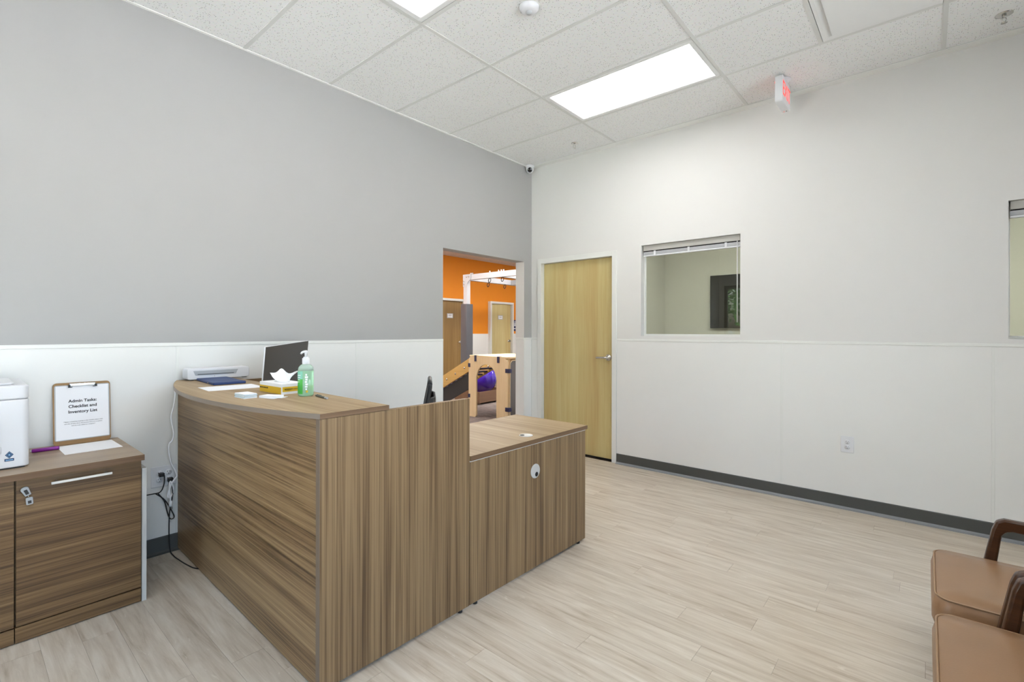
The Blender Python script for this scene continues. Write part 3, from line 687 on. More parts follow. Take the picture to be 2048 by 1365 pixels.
def tissue():
    me = bpy.data.meshes.new('tissue'); bm = bmesh.new(); nu, nv = 17, 13; g = []
    for i in range(nu):
        u = i / (nu - 1) * 2 - 1; r_ = []
        for j in range(nv):
            v = j / (nv - 1)
            spread = 0.024 + 0.030 * v ** 1.1
            top = 0.052 + 0.009 * math.sin(u * 4.0 + 2.4) + 0.005 * math.cos(u * 7 + 0.6)
            x = u * spread + 0.006 * math.sin(v * 4 + u * 3) + 0.012 * v * u
            yv = 0.013 * math.sin(u * 3.4 + v * 2.0) * (0.35 + v) + 0.006 * math.cos(u * 8 - v * 3) * v
            r_.append(bm.verts.new((x, yv, v * top)))
        g.append(r_)
    for i in range(nu - 1):
        for j in range(nv - 1): bm.faces.new((g[i][j], g[i + 1][j], g[i + 1][j + 1], g[i][j + 1]))
    bm.to_mesh(me); bm.free(); me.materials.append(M['tissue'])
    o = link('tissue', me, tb, (0.01, 0.004, h + 0.0003), (0, 0, R(62)))
    sd = o.modifiers.new('thick', 'SOLIDIFY'); sd.thickness = 0.0006
tissue()
# sanitizer bottle
sb = thing('sanitizer_bottle', 'green gel hand sanitizer pump bottle on the counter', 'bottle', (1.287, -3.318, CT), R(62))
MB().lathe([(0.028, 0.0), (0.033, 0.004), (0.034, 0.012), (0.034, 0.118), (0.031, 0.132), (0.022, 0.143), (0.0, 0.143)], (0, 0, 0), 28, 'z', 1.0, 0.72).build('gel', 'gel', sb)
MB().lathe([(0.0345, 0.1185), (0.0318, 0.1335), (0.0225, 0.1445), (0.0155, 0.148), (0.0135, 0.154), (0.0, 0.154)], (0, 0, 0), 28, 'z', 1.0, 0.74).build('shoulder', 'clear', sb)
MB().lathe([(0.0150, 0.148), (0.0158, 0.149), (0.0158, 0.176), (0.0110, 0.177), (0.0110, 0.182), (0.0, 0.182)], (0, 0, 0), 24).build('collar', 'white_plastic', sb)
MB().lathe([(0.0055, 0.180), (0.0055, 0.196), (0.009, 0.205), (0.009, 0.2085), (0.0, 0.210)], (0, 0, 0), 14).build('pump_stem', 'white_plastic', sb)
MB().tube(smoothpath([(0.003, 0.010, 0.206), (-0.004, -0.006, 0.2065), (-0.014, -0.022, 0.204), (-0.019, -0.031, 0.198)], 4), [0.0055] * 9 + [0.0045] * 4, 8).build('spout', 'white_plastic', sb)
def wrap(name, mat, a0, a1, z0, z1, r=0.0348):
    m = MB(); n_ = 8; q = []
    for i in range(n_ + 1):
        t = R(a0 + (a1 - a0) * i / n_); q.append((r * math.cos(t), r * 0.72 * math.sin(t) * 1.01))
    vs_ = [(x, y, z0) for x, y in q] + [(x, y, z1) for x, y in q]
    m.add(vs_, [(i, i + 1, n_ + 2 + i, n_ + 1 + i) for i in range(n_)], True)
    return m.build(name, mat, sb)
wrap('label', 'label_teal', -172, -112, 0.080, 0.116); wrap('label', 'label_green', -172, -112, 0.012, 0.080)
for q in range(4): wrap('label_print', 'paper', -168 + q * 5, -128 - q * 4, 0.096 - q * 0.010, 0.099 - q * 0.010, 0.0352)
for q in range(7): wrap('label_print', 'paper', -92 - (q % 2) * 3, -80 + (q % 3) * 3, 0.030 + q * 0.011, 0.038 + q * 0.011, 0.0351)
wrap('label_spot', 'yellow', -88, -74, 0.018, 0.028, 0.0351)
# pen
pn = thing('ballpoint_pen', 'grey ballpoint pen lying on the counter beside the bottle', 'pen', (1.40, -3.302, CT + 0.005), R(-7))
MB().tube([(-0.072, 0, 0), (-0.060, 0, 0), (0.045, 0, 0), (0.068, 0, 0)], [0.0012, 0.0045, 0.0048, 0.0044], 10).build('barrel', 'pen', pn)
MB().tube([(0.045, 0, 0), (0.072, 0, 0)], 0.0049, 10).build('grip', 'grey_plastic', pn); MB().box(-0.05, 0.0, -0.0015, 0.0015, 0.0045, 0.0065).build('clip', 'pen', pn)
# monitor
A = Vector((0.502, -3.190)); B = Vector((0.130, -2.745)); c_ = (A + B) / 2; d_ = (B - A); L = d_.length
mo = thing('monitor', 'dark computer monitor standing on the desk behind the counter', 'monitor', (c_.x, c_.y, WS), math.atan2(d_.y, d_.x))
mr = Matrix.Rotation(R(-2.6), 4, 'Y') @ Matrix.Rotation(R(6), 4, 'X')
def mpart(m, name, mat, parent=mo, bevel=0):
    o = m.build(name, mat, parent, bevel=bevel); o.matrix_local = Matrix.Translation((0, 0, 0.345)) @ mr; return o
hd = mpart(MB().box(-L / 2, L / 2, 0.0, 0.009, -0.175, 0.175), 'housing', 'white_plastic', bevel=0.003)
mpart(MB().box(-L / 2 + 0.002, L / 2 - 0.002, -0.0016, 0.001, -0.173, 0.1738), 'screen', 'screen')
MB().box(-0.03, 0.03, 0.012, 0.045, 0.01, 0.34).build('stand_neck', 'grey_plastic', mo); MB().prism(rrect(-0.11, 0.11, -0.07, 0.12, 0.02), 'z', 0, 0.01).build('stand_base', 'grey_plastic', mo)

# ================================================================ OFFICE CHAIR BEHIND THE DESK
oc = thing('office_chair', 'black mesh office chair tucked behind the desk', 'chair', (0.750, -2.480, 0), math.atan2(-0.780, -0.640) - math.pi / 2)
# local +y is the way the sitter faces
for k in range(5):
    t = R(72 * k + 10); e = (0.29 * math.cos(t), 0.29 * math.sin(t))
    lg = MB().tube([(0, 0, 0.11), (e[0] * 0.6, e[1] * 0.6, 0.10), (e[0], e[1], 0.075)], [0.025, 0.02, 0.014], 8).build('leg', 'dark_plastic', oc)
    MB().lathe([(0.0, -0.02), (0.028, -0.02), (0.028, 0.02), (0.0, 0.02)], (e[0], e[1], 0.028), 14, 'y').build('caster', 'dark_plastic', lg)
MB().tube([(0, 0, 0.09), (0, 0, 0.42)], 0.025, 12).build('gas_lift', 'chrome', oc)
MB().prism(rrect(-0.24, 0.24, -0.22, 0.25, 0.07), 'z', 0.43, 0.49).build('seat', 'dark_plastic', oc, bevel=0.02, segs=3)
bk = [(-0.225, -0.205, 0.56), (-0.225, -0.235, 0.80), (-0.225, -0.262, 0.945), (-0.225, -0.268, 0.995)]
for s in (-1, 1): MB().tube(smoothpath([(s * 0.225, p_[1], p_[2]) for p_ in bk], 4), 0.014, 8).build('back_frame', 'dark_plastic', oc)
MB().tube([(-0.225, -0.268, 0.995), (0.225, -0.268, 0.995)], 0.014, 8).build('back_frame', 'dark_plastic', oc); MB().tube([(-0.225, -0.205, 0.56), (0.225, -0.205, 0.56)], 0.014, 8).build('back_frame', 'dark_plastic', oc)
MB().add([(x, yv + 0.004, z) for x in (-0.22, 0.22) for (q, yv, z) in bk], [(0, 1, 5, 4), (1, 2, 6, 5), (2, 3, 7, 6)], True).build('mesh_back', 'dark_plastic', oc).modifiers.new('t', 'SOLIDIFY').thickness = 0.004
MB().prism([(-0.20, -0.255), (-0.19, -0.288), (-0.12, -0.305), (0.12, -0.305), (0.19, -0.288), (0.20, -0.255), (0.18, -0.262), (0.12, -0.292), (-0.12, -0.292), (-0.18, -0.262)], 'z', 0.845, 0.905).build('lumbar_support', 'slot', oc, bevel=0.003)
MB().tube(smoothpath([(0, -0.02, 0.42), (0, -0.24, 0.44), (0, -0.275, 0.52), (0, -0.24, 0.62)], 4), 0.02, 8).build('back_spine', 'dark_plastic', oc)

# ================================================================ CABINETS BY THE WALL
CF, CE, CTZ = 0.55, -3.783, 0.731
SP = -4.2155
def cabinet(y0, y1, label, with_keys):
    t = thing('storage_cabinet', label, 'cabinet', (0.0, (y0 + y1) / 2, 0), 0, 'walnut storage cabinets')
    h_ = (y1 - y0) / 2
    MB().box(0.02, CF - 0.02, -h_, h_, 0.075, 0.699).build('carcass', 'cab', t)
    MB().box(0.02, CF, -h_, h_, 0.004, 0.068).build('plinth', 'cab', t, bevel=0.001)
    MB().box(0.02, CF - 0.021, -h_ + 0.001, h_ - 0.001, 0.067, 0.076).build('shadow_gap', 'reveal_black', t)
    dr = MB().box(CF - 0.018, CF + 0.002, -h_ + 0.0022, h_ - 0.0004, 0.0745, 0.696).build('door', 'cab', t, bevel=0.001)
    ym = (-4.106 - 3.901) / 2 - (y0 + y1) / 2 if with_keys else 0
    hd_ = MB().box(CF + 0.024, CF + 0.034, ym - 0.104, ym + 0.104, 0.660, 0.671).build('bar_handle', 'nickel', dr, bevel=0.001)
    for s in (-1, 1): MB().tube([(CF, ym + s * 0.085, 0.6655), (CF + 0.026, ym + s * 0.085, 0.6655)], 0.005, 8).build('handle_post', 'nickel', hd_)
    if with_keys:
        yl = -4.187 - (y0 + y1) / 2
        MB().lathe([(0.011, CF), (0.011, CF + 0.006), (0.0, CF + 0.006)], (0, yl, 0.652), 16, 'x').build('lock', 'chrome', dr)
    return t
cabinet(SP, CE, 'walnut cabinet door with bar handle and hanging keys, nearest the desk', True)
cabinet(SP - 0.435, SP - 0.003, 'walnut cabinet under the printer, cut by the left edge', False)
cabinet(SP - 0.87, SP - 0.438, 'walnut cabinet out of frame left of the printer', False)
wt = tag(MB().box(0.012, 0.592, SP - 0.875, CE + 0.004, 0.7035, CTZ).build('cabinet_worktop', 'cab_top', bevel=0.001), 'long walnut worktop over the cabinets, carrying the printer', 'worktop')
MB().box(0.592, 0.5932, SP - 0.875, CE + 0.004, 0.7037, CTZ - 0.0002).build('edge_band', 'edge_brown', wt)
# folding keys hanging in the lock
ky = thing('cabinet_keys', 'grey hinged key fob hanging from the cabinet lock', 'keys', (CF + 0.008, -4.187, 0.652))
def fob(z0, z1, ry, nm, arch):
    pl = rrect(-0.011, 0.011, z0, z1, 0.004, 3)
    if arch: pl = [(0.013 * math.cos(R(t)), z1 + 0.010 * math.sin(R(t)) - 0.010) for t in range(0, 181, 20)] + [(-0.010, z0), (0.010, z0)]
    o = MB().prism(pl, 'x', 0, 0.009).build(nm, 'grey_plastic', ky, bevel=0.0015); o.rotation_euler = (ry, 0, 0)
    MB().box(0.0088, 0.0096, -0.0055, 0.0055, z0 + 0.006, z1 - 0.013).build('inset', 'slot', o); return o
fob(-0.026, 0.014, R(22), 'key_head', True)
o = fob(-0.021, 0.010, R(4), 'key_tag', False); o.location = (0, 0.013, -0.044)
MB().tube([(0.004, 0.009, -0.023), (0.004, 0.012, -0.035)], 0.0015, 6).build('link', 'chrome', ky)
# whitewashed board leaning on the cabinet end
tag(MB().box(0.04, 0.548, CE + 0.003, CE + 0.022, 0.0, 0.655).build('side_board', 'whitewash', bevel=0.001), 'narrow whitewashed board standing against the cabinet end', 'board')
# printer
pr = thing('printer', 'white office printer on the cabinets, cut by the left edge', 'printer', (0.25, -4.40, CTZ))
MB().prism(rrect(-0.21, 0.214, -0.235, 0.233, 0.022, 4), 'z', 0.006, 0.30).build('body', 'white_plastic', pr, bevel=0.004)
MB().prism(rrect(-0.21, 0.214, -0.235, 0.233, 0.022, 4), 'z', 0.3015, 0.362).build('top_cover', 'white_plastic', pr, bevel=0.006)
MB().prism(rrect(-0.17, 0.17, -0.20, 0.19, 0.03, 4), 'z', 0.362, 0.372).build('output_tray', 'white_plastic', pr, bevel=0.004)
MB().box(-0.03, 0.06, -0.06, 0.09, 0.372, 0.3735).build('control_panel', 'grey_plastic', pr)
MB().box(0.2135, 0.2165, -0.20, 0.140, 0.075, 0.245).build('paper_bay', 'reveal_black', pr)
MB().box(0.2135, 0.217, -0.20, 0.137, 0.02, 0.072).build('cassette', 'white_plastic', pr, bevel=0.002)
MB().box(0.2140, 0.230, -0.20, 0.147, 0.072, 0.104).build('tray_lip', 'white_plastic', pr, bevel=0.004)
MB().box(0.2140, 0.226, -0.20, 0.139, 0.104, 0.170).build('cartridge_window', 'grey_plastic', pr)
MB().prism([(0.214, 0.172), (0.238, 0.172), (0.234, 0.20), (0.214, 0.250)], 'y', -0.20, 0.141).build('flip_tray', 'white_plastic', pr, bevel=0.003)
MB().box(-0.20, 0.20, -0.22, 0.22, 0.0, 0.007).build('foot_rail', 'dark_plastic', pr)
lg = MB().box(0.2142, 0.2150, 0.157, 0.186, 0.036, 0.047).build('logo_bar', 'logo_blue', pr)
MB().box(0.2150, 0.2152, 0.160, 0.183, 0.039, 0.043).build('logo_print', 'logo_light', lg)
for r_, mt, xx in ((0.0155, 'logo_blue', 0.2148), (0.0115, 'logo_light', 0.2150), (0.0100, 'logo_blue', 0.2152), (0.005, 'logo_light', 0.2154)):
    MB().prism([(0.1715 + r_ * 0.85, 0.063), (0.1715, 0.063 + r_), (0.1715 - r_ * 0.85, 0.063), (0.1715, 0.063 - r_)], 'x', 0.2142, xx).build('logo_diamond', mt, lg)
# clipboard leaning against the wall
cb_ = thing('clipboard', 'brown clipboard with a printed task sheet leaning on the wall', 'clipboard', (0.050, -3.930, CTZ + 0.001), 0)
lean = Matrix.Rotation(R(-6.0), 4, 'Y')
def clip(m, name, mat, parent=cb_, bevel=0):
    o = m.build(name, mat, None, bevel=bevel); o.parent = parent
    if parent == cb_: o.matrix_local = lean
    return o
brd = clip(MB().prism(rrect(-0.118, 0.116, 0, 0.325, 0.016, 4), 'x', -0.004, 0.0), 'board', 'kraft', bevel=0.0005)
clip(MB().prism(rrect(-0.112, 0.112, 0.022, 0.312, 0.008, 3), 'x', 0.0002, 0.0010), 'plastic_sleeve', 'grey_plastic')
clip(MB().box(0.0010, 0.0018, -0.107, 0.107, 0.026, 0.308), 'task_sheet', 'paper')
cl = clip(MB().box(0.0, 0.010, -0.052, 0.052, 0.306, 0.319), 'metal_clip', 'chrome', bevel=0.002)
for s in (-1, 1):
    MB().box(0.009, 0.012, s * 0.054 - 0.005, s * 0.054 + 0.005, 0.298, 0.312).build('clip_corner', 'dark_plastic', cl)
    MB().tube([(0.011, s * 0.054, 0.300), (0.011, s * 0.042, 0.300)], 0.002, 6).build('clip_pad', 'dark_plastic', cl)
MB().tube([(0.006, -0.054, 0.318), (0.006, 0.054, 0.318)], 0.003, 8).build('clip_wire', 'chrome', cl)
for q, s_ in enumerate(('Admin Tasks:', 'Checklist and', 'Inventory List')):
    text('lettering', s_, 0.0215, 'ink', cb_, lean @ face_mw((0.0021, 0.0, 0.226 - q * 0.0285), (0, 1, 0), (0, 0, 1)), bold=0.0005, sx=0.98)
for q, s_ in enumerate(('**Before completing anything on this checklist, please make', 'sure that all tasks above the previous lines are completed', 'and any notes added are complete**')):
    text('small_print', s_, 0.0066, 'ink', cb_, lean @ face_mw((0.0021, 0.002, 0.118 - q * 0.0105), (0, 1, 0), (0, 0, 1)))
sheet('paper_sheet', 'printed white sheet lying in front of the clipboard', (0.195, -3.925, CTZ), R(91), 0.222, 0.245, 0)
mk = thing('marker', 'purple marker lying between the printer and the paper', 'marker', (0.145, -4.085, CTZ + 0.009), R(86))
MB().tube([(-0.05, 0, 0), (-0.048, 0, 0), (0.044, 0, 0), (0.05, 0, 0)], [0.006, 0.009, 0.009, 0.008], 14).build('barrel', 'purple', mk); MB().tube([(-0.056, 0, 0), (-0.05, 0, 0)], [0.003, 0.005], 10).build('tip', 'white_plastic', mk)

# ================================================================ OUTLETS AND CORDS
def outlet(loc, rz, label, gangs=1, wscale=1.0):
    t = thing('wall_outlet', label, 'outlet', loc, rz)   # local x = width, -y = out of wall
    hw_ = 0.041 + 0.023 * (gangs - 1)
    MB().box(-hw_, hw_, -0.006, 0.0, -0.061, 0.061).build('cover_plate', 'white_plastic', t, bevel=0.003)
    for g in range(gangs):
        cx_ = (g - (gangs - 1) / 2) * 0.046
        for s in (-1, 1):
            rc = MB().lathe([(0.0, -0.0085), (0.0165, -0.0085), (0.0170, -0.006), (0.0170, -0.004)], (cx_, 0, s * 0.0195), 20, 'y').build('receptacle', 'white_plastic', t)
            for dx, dz, a_, c_2 in ((-0.006, 0.004, 0.0012, 0.0045), (0.006, 0.004, 0.0010, 0.0035), (0.0, -0.0075, 0.0022, 0.0022)):
                MB().box(cx_ + dx - a_, cx_ + dx + a_, -0.0092, -0.0084, s * 0.0195 + dz - c_2, s * 0.0195 + dz + c_2).build('socket_slot', 'slot', rc)
    return t
outlet((3.028, -0.003, 0.487), 0, 'white duplex wall outlet on the wainscot under the far window')
outlet((0.0035, -3.560, 0.462), R(90), 'white double outlet with black plugs, between cabinet and desk', 2)
bp = thing('power_cord', 'black power cords plugged into the outlet beside the desk', 'cord', (0.02, -3.575, 0.455))
MB().box(-0.010, 0.022, -0.014, 0.012, 0.010, 0.032).build('plug', 'dark_plastic', bp, bevel=0.004)
MB().box(-0.010, 0.022, 0.030, 0.056, -0.030, -0.006).build('plug', 'dark_plastic', bp, bevel=0.004)
MB().tube(smoothpath([(0.02, 0.010, 0.018), (0.03, 0.006, -0.03), (0.022, -0.01, -0.075), (0.0, -0.05, -0.085), (-0.005, -0.20, -0.08)]), 0.0032, 8).build('cable', 'dark_plastic', bp)
MB().tube(smoothpath([(0.005, -0.03, -0.085), (0.018, 0.012, -0.13), (0.02, 0.045, -0.20), (0.018, 0.060, -0.245), (0.02, 0.040, -0.25), (0.018, 0.025, -0.205), (0.014, 0.012, -0.14), (0.02, -0.02, -0.085)]), 0.0032, 8).build('cable', 'dark_plastic', bp)
MB().tube(smoothpath([(0.022, 0.045, -0.028), (0.03, 0.050, -0.10), (0.024, 0.036, -0.20), (0.022, 0.033, -0.32), (0.03, 0.036, -0.43), (0.09, 0.040, -0.4515), (0.17, 0.045, -0.4515), (0.27, 0.056, -0.4515), (0.36, 0.076, -0.4515), (0.42, 0.130, -0.4515)]), 0.0032, 8).build('cable', 'dark_plastic', bp)
wc = thing('extension_cord', 'white extension cord hanging down beside the desk front', 'cord', (0.034, -3.53, 0.45))
MB().tube(smoothpath([(0.015, 0.010, 0.545), (0.012, 0.018, 0.50), (0.010, 0.010, 0.43), (0.008, -0.002, 0.36), (0.010, 0.010, 0.27), (0.010, 0.004, 0.225), (0.010, -0.012, 0.205), (0.010, -0.014, 0.16), (0.010, -0.002, 0.09), (0.012, 0.016, 0.045), (0.012, 0.026, 0.005), (0.012, 0.008, -0.02), (0.014, -0.010, -0.06), (0.014, -0.020, -0.105), (0.014, -0.006, -0.112), (0.014, 0.008, -0.08), (0.014, 0.004, -0.04), (0.014, -0.008, -0.02), (0.016, -0.012, -0.07), (0.016, -0.006, -0.135)]), 0.0045, 8).build('cable', 'cord_white', wc)
MB().lathe([(0.0045, 0.0), (0.009, -0.012), (0.011, -0.034), (0.0, -0.034)], (0.016, -0.006, -0.133), 12).build('plug', 'cord_white', wc)
for s in (-1, 1): MB().box(0.012, 0.020, -0.006 + s * 0.006 - 0.001, -0.006 + s * 0.006 + 0.001, -0.184, -0.166).build('prong', 'chrome', wc)

# ================================================================ CEILING FIXTURES
ex = thing('exit_sign', 'white exit sign with red letters hanging from the ceiling', 'exit sign', (2.658, -0.335, HC))
MB().prism(rrect(-0.125, 0.125, -0.20, -0.008, 0.012, 3), 'x', -0.026, 0.026).build('housing', 'white_plastic', ex, bevel=0.004)
MB().lathe([(0.055, 0.0), (0.055, -0.006), (0.03, -0.014), (0.0, -0.014)], (0, 0, 0.0), 20).build('canopy', 'white_plastic', ex)
text('lettering', 'EXIT', 0.152, 'exit_red', ex, face_mw((0.0265, 0, -0.106), (0, 1, 0), (0, 0, 1)), bold=0.0005, sx=0.80)
text('lettering', 'EXIT', 0.152, 'exit_red', ex, face_mw((-0.0265, 0, -0.106), (0, -1, 0), (0, 0, 1)), bold=0.0005, sx=0.80)
MB().lathe([(0.004, 0.0), (0.004, -0.003), (0.0, -0.003)], (0.008, 0.09, -0.199), 8).build('test_button', 'dark_plastic', ex)
MB().lathe([(0.003, 0.0), (0.003, -0.003), (0.0, -0.003)], (-0.008, 0.09, -0.199), 8).build('indicator', 'exit_red', ex)
sn = thing('occupancy_sensor', 'white round occupancy sensor with grey lens on the ceiling', 'sensor', (1.722, -2.205, HC + 0.003))
MB().lathe([(0.058, 0.0), (0.058, -0.006), (0.050, -0.020), (0.036, -0.030), (0.0, -0.030)], (0, 0, 0), 32).build('housing', 'white_plastic', sn)
MB().lathe([(0.021, -0.028), (0.020, -0.033), (0.013, -0.042), (0.0, -0.045)], (0, 0, 0), 24).build('lens', 'grey_plastic', sn)
def sprinkler(x, y_, label, r=0.034):
    t = thing('sprinkler', label, 'sprinkler', (x, y_, HC + 0.003), R(40))
    MB().lathe([(r, 0.0), (r, -0.003), (r * 0.6, -0.008), (0.012, -0.006), (0.0, -0.006)], (0, 0, 0), 28).build('escutcheon', 'chrome', t)
    MB().lathe([(0.010, -0.004), (0.010, -0.018), (0.007, -0.022), (0.0, -0.022)], (0, 0, 0), 14).build('body', 'chrome', t)
    for s in (-1, 1): MB().tube([(s * 0.009, 0, -0.018), (s * 0.013, 0, -0.03), (s * 0.006, 0, -0.045), (0, 0, -0.05)], 0.0022, 6).build('frame_arm', 'chrome', t)
    MB().lathe([(0.0, -0.049), (0.014, -0.050), (0.015, -0.0525), (0.0, -0.053)], (0, 0, 0), 16).build('deflector', 'chrome', t)
sprinkler(0.800, -0.322, 'chrome sprinkler head near the room corner')
sprinkler(3.825, -0.325, 'chrome sprinkler head at the top right of the ceiling', 0.040)
sc_ = thing('security_camera', 'white eyeball security camera in the ceiling corner', 'security camera', (0.052, -0.100, HC - 0.002))
MB().lathe([(0.050, 0.0), (0.050, -0.010), (0.045, -0.028), (0.0, -0.028)], (0, 0, 0), 28).build('mount', 'white_plastic', sc_)
eb = MB().lathe([(0.0, 0.044)] + [(0.044 * math.cos(R(a)), 0.044 * math.sin(R(a))) for a in range(75, -76, -15)] + [(0.0, -0.044)], (0, 0, -0.040), 28).build('eyeball', 'white_plastic', sc_)
le = MB().lathe([(0.026, 0.036), (0.027, 0.042), (0.020, 0.0455), (0.0, 0.047)], (0, 0, 0), 24).build('lens', 'lens', eb)
dv = Vector((0.62, -0.72, -0.42)).normalized(); le.matrix_local = Matrix.Translation((0, 0, -0.040)) @ dv.to_track_quat('Z', 'Y').to_matrix().to_4x4()
# supply air diffuser
df = thing('air_diffuser', 'white square plaque air diffuser set in the ceiling grid', 'vent', ((2.952 + 3.562) / 2, (YL[1] + YL[2]) / 2, HC))
a = 0.290
m = MB()
def ring(m, a0, z0, a1, z1):
    q0 = [(-a0, -a0, z0), (a0, -a0, z0), (a0, a0, z0), (-a0, a0, z0)]; q1 = [(-a1, -a1, z1), (a1, -a1, z1), (a1, a1, z1), (-a1, a1, z1)]
    m.add(q0 + q1, [(i, (i + 1) % 4, 4 + (i + 1) % 4, 4 + i) for i in range(4)])
ring(m, a, 0.0, a - 0.02, -0.001); ring(m, a - 0.02, -0.001, a - 0.056, 0.005); ring(m, a - 0.056, 0.005, 0.0001, 0.005)
m.build('outer_frame', 'troffer', df)
MB().box(-0.238, 0.238, -0.238, 0.238, -0.008, 0.0).build('plaque', 'troffer', df, bevel=0.004)

# ================================================================ LOUNGE CHAIRS
def lounge_chair(label):
    t = thing('lounge_chair', label, 'armchair', (3.76, -1.915, 0), 0, 'leather lounge chairs')   # faces -x
    # seat cushion: rounded, slightly tapered slab
    def slab(z, inset, sag_=0.0):
        return rrect(-0.262 + inset, 0.30 - inset, -0.255 + inset, 0.255 - inset, 0.05, 6)
    m = MB(); lv = [(0.285, 0.020), (0.295, 0.004), (0.33, -0.006), (0.37, -0.006), (0.405, 0.002), (0.416, 0.010)]
    rings = [[(p[0], p[1], z) for p in slab(z, i_)] for z, i_ in lv]; n_ = len(rings[0])
    for sc2, z in ((0.75, 0.424), (0.4, 0.428)): rings.append([(0.02 + (p[0] - 0.02) * sc2, p[1] * sc2, z) for p in rings[5]])
    for r_ in rings: m.v += r_
    for i in range(len(rings) - 1):
        for j in range(n_): m.f.append((i*n_ + j, i*n_ + (j+1) % n_, (i+1)*n_ + (j+1) % n_, (i+1)*n_ + j)); m.sm.append(True)
    m.f.append(tuple(range(n_))[::-1]); m.f.append(tuple((len(rings)-1)*n_ + j for j in range(n_))); m.sm += [True, True]
    st = m.build('seat', 'leather', t)
    MB().tube([(p[0], p[1], 0.4115) for p in slab(0, 0.0035)], 0.0032, 6, True).build('piping', 'leather_seam', st)
    # backrest cushion, leaning back
    bb = MB().prism(rrect(-0.25, 0.25, 0.0, 0.46, 0.06, 5), 'x', -0.055, 0.055).build('backrest', 'leather', t, bevel=0.02, segs=3)
    bb.matrix_local = Matrix.Translation((0.31, 0, 0.40)) @ Matrix.Rotation(R(14), 4, 'Y')
    for s in (-1, 1):
        y_ = s * 0.279; hw_ = 0.018
        # front post, armrest and rear post as one bent loop
        pl = [(-0.122, 0.30), (-0.078, 0.30), (-0.052, 0.515), (-0.040, 0.532), (-0.02, 0.538), (0.34, 0.505), (0.345, 0.540), (0.02, 0.580), (-0.045, 0.582), (-0.068, 0.570), (-0.080, 0.535)]
        MB().prism(pl, 'y', y_ - hw_, y_ + hw_).build('armrest', 'walnut', t, bevel=0.008, segs=3)
        MB().tube([(-0.11, y_, 0.32), (-0.16, y_, 0.0)], [0.020, 0.012], 10).build('leg', 'walnut', t)
        MB().tube([(0.37, y_, 0.54), (0.30, y_, 0.30), (0.38, y_, 0.0)], [0.016, 0.020, 0.012], 10).build('leg', 'walnut', t)
        MB().box(-0.12, 0.32, y_ - 0.014, y_ + 0.014, 0.262, 0.302).build('side_rail', 'walnut', t, bevel=0.004)
    for x_ in (-0.10, 0.29): MB().box(x_ - 0.014, x_ + 0.014, -0.27, 0.27, 0.245, 0.284).build('cross_rail', 'walnut', t, bevel=0.004)
    return t
c1 = lounge_chair('brown leather lounge chair with walnut arms, nearer the white wall')
c2 = copy_tree(c1); c2.location = (3.76, -2.527, 0); c2['label'] = 'brown leather lounge chair with walnut arms, at the bottom right corner'

# ================================================================ GYM EQUIPMENT
# play cube: front-left corner at (-2.0, 0.93), faces nearly -y
pc = thing('play_cube', 'birch plywood play cube with arched openings and navy clips', 'play cube', (-1.995, 0.930, 0), R(-6))
W_, H_, th = 0.90, 0.935, 0.022
def arch_panel(name, y_, gap=(0.19, 0.66)):
    ol = [(0.03, 0.0), (gap[0] - 0.05, 0.0)] + [(gap[0] - 0.05 + 0.05 * math.sin(R(t)), 0.05 - 0.05 * math.cos(R(t))) for t in range(15, 91, 15)]
    r_ = (gap[1] - gap[0]) / 2; cxx = (gap[0] + gap[1]) / 2
    ol += [(cxx - r_ * math.cos(R(t)), 0.83 - r_ + r_ * math.sin(R(t))) for t in range(0, 181, 12)]
    ol += [(gap[1] + 0.05 - 0.05 * math.sin(R(t)), 0.05 - 0.05 * math.cos(R(t))) for t in range(90, -1, -15)]
    ol += [(W_ - 0.03, 0.0), (W_, 0.03), (W_, H_ - 0.06), (W_ - 0.015, H_ - 0.02), (W_ - 0.05, H_), (0.05, H_), (0.015, H_ - 0.02), (0.0, H_ - 0.06), (0.0, 0.03)]
    me = bpy.data.meshes.new(name); bm = bmesh.new()
    vs_ = [bm.verts.new((p[0], y_, p[1])) for p in ol]; f_ = bm.faces.new(vs_)
    ex_ = bmesh.ops.extrude_face_region(bm, geom=[f_]); bmesh.ops.translate(bm, verts=[g for g in ex_['geom'] if isinstance(g, bmesh.types.BMVert)], vec=(0, th, 0))
    bmesh.ops.triangulate(bm, faces=[f for f in bm.faces if len(f.verts) > 4]); bmesh.ops.recalc_face_normals(bm, faces=bm.faces); bm.to_mesh(me); bm.free(); me.materials.append(M['birch'])
    return link(name, me, pc)
arch_panel('front_arch_panel', 0.0); arch_panel('back_arch_panel', 0.86)
MB().prism(rrect(-0.01, W_ + 0.01, 0.0, 0.885, 0.05), 'z', H_ + 0.001, H_ + 0.022).build('top_panel', 'birch', pc)
rp_ = MB().prism(rrect(0.026, 0.856, 0.02, H_ - 0.02, 0.07), 'x', W_ + 0.002, W_ + 0.022).build('side_panel', 'birch', pc)
MB().prism(rrect(0.038, 0.845, 0.03, H_ - 0.03, 0.06), 'x', W_ + 0.0222, W_ + 0.0245).build('side_mirror', 'grey_panel', rp_)
MB().box(-0.001, 0.02, 0.03, 0.85, H_ - 0.07, H_ - 0.001).build('side_rail', 'birch', pc)
for x_, z_ in ((0.17, H_), (0.70, H_)): MB().box(x_ - 0.025, x_ + 0.025, -0.006, 0.05, z_ - 0.07, z_ + 0.026).build('corner_clip', 'navy', pc, bevel=0.003)
for z_ in (0.76, 0.20): MB().box(W_ - 0.045, W_ + 0.030, -0.006, 0.06, z_ - 0.03, z_ + 0.03).build('corner_clip', 'navy', pc, bevel=0.003)
for z_ in (0.80, 0.32): MB().box(-0.012, 0.04, -0.006, 0.03, z_ - 0.03, z_ + 0.03).build('corner_clip', 'navy', pc, bevel=0.003)
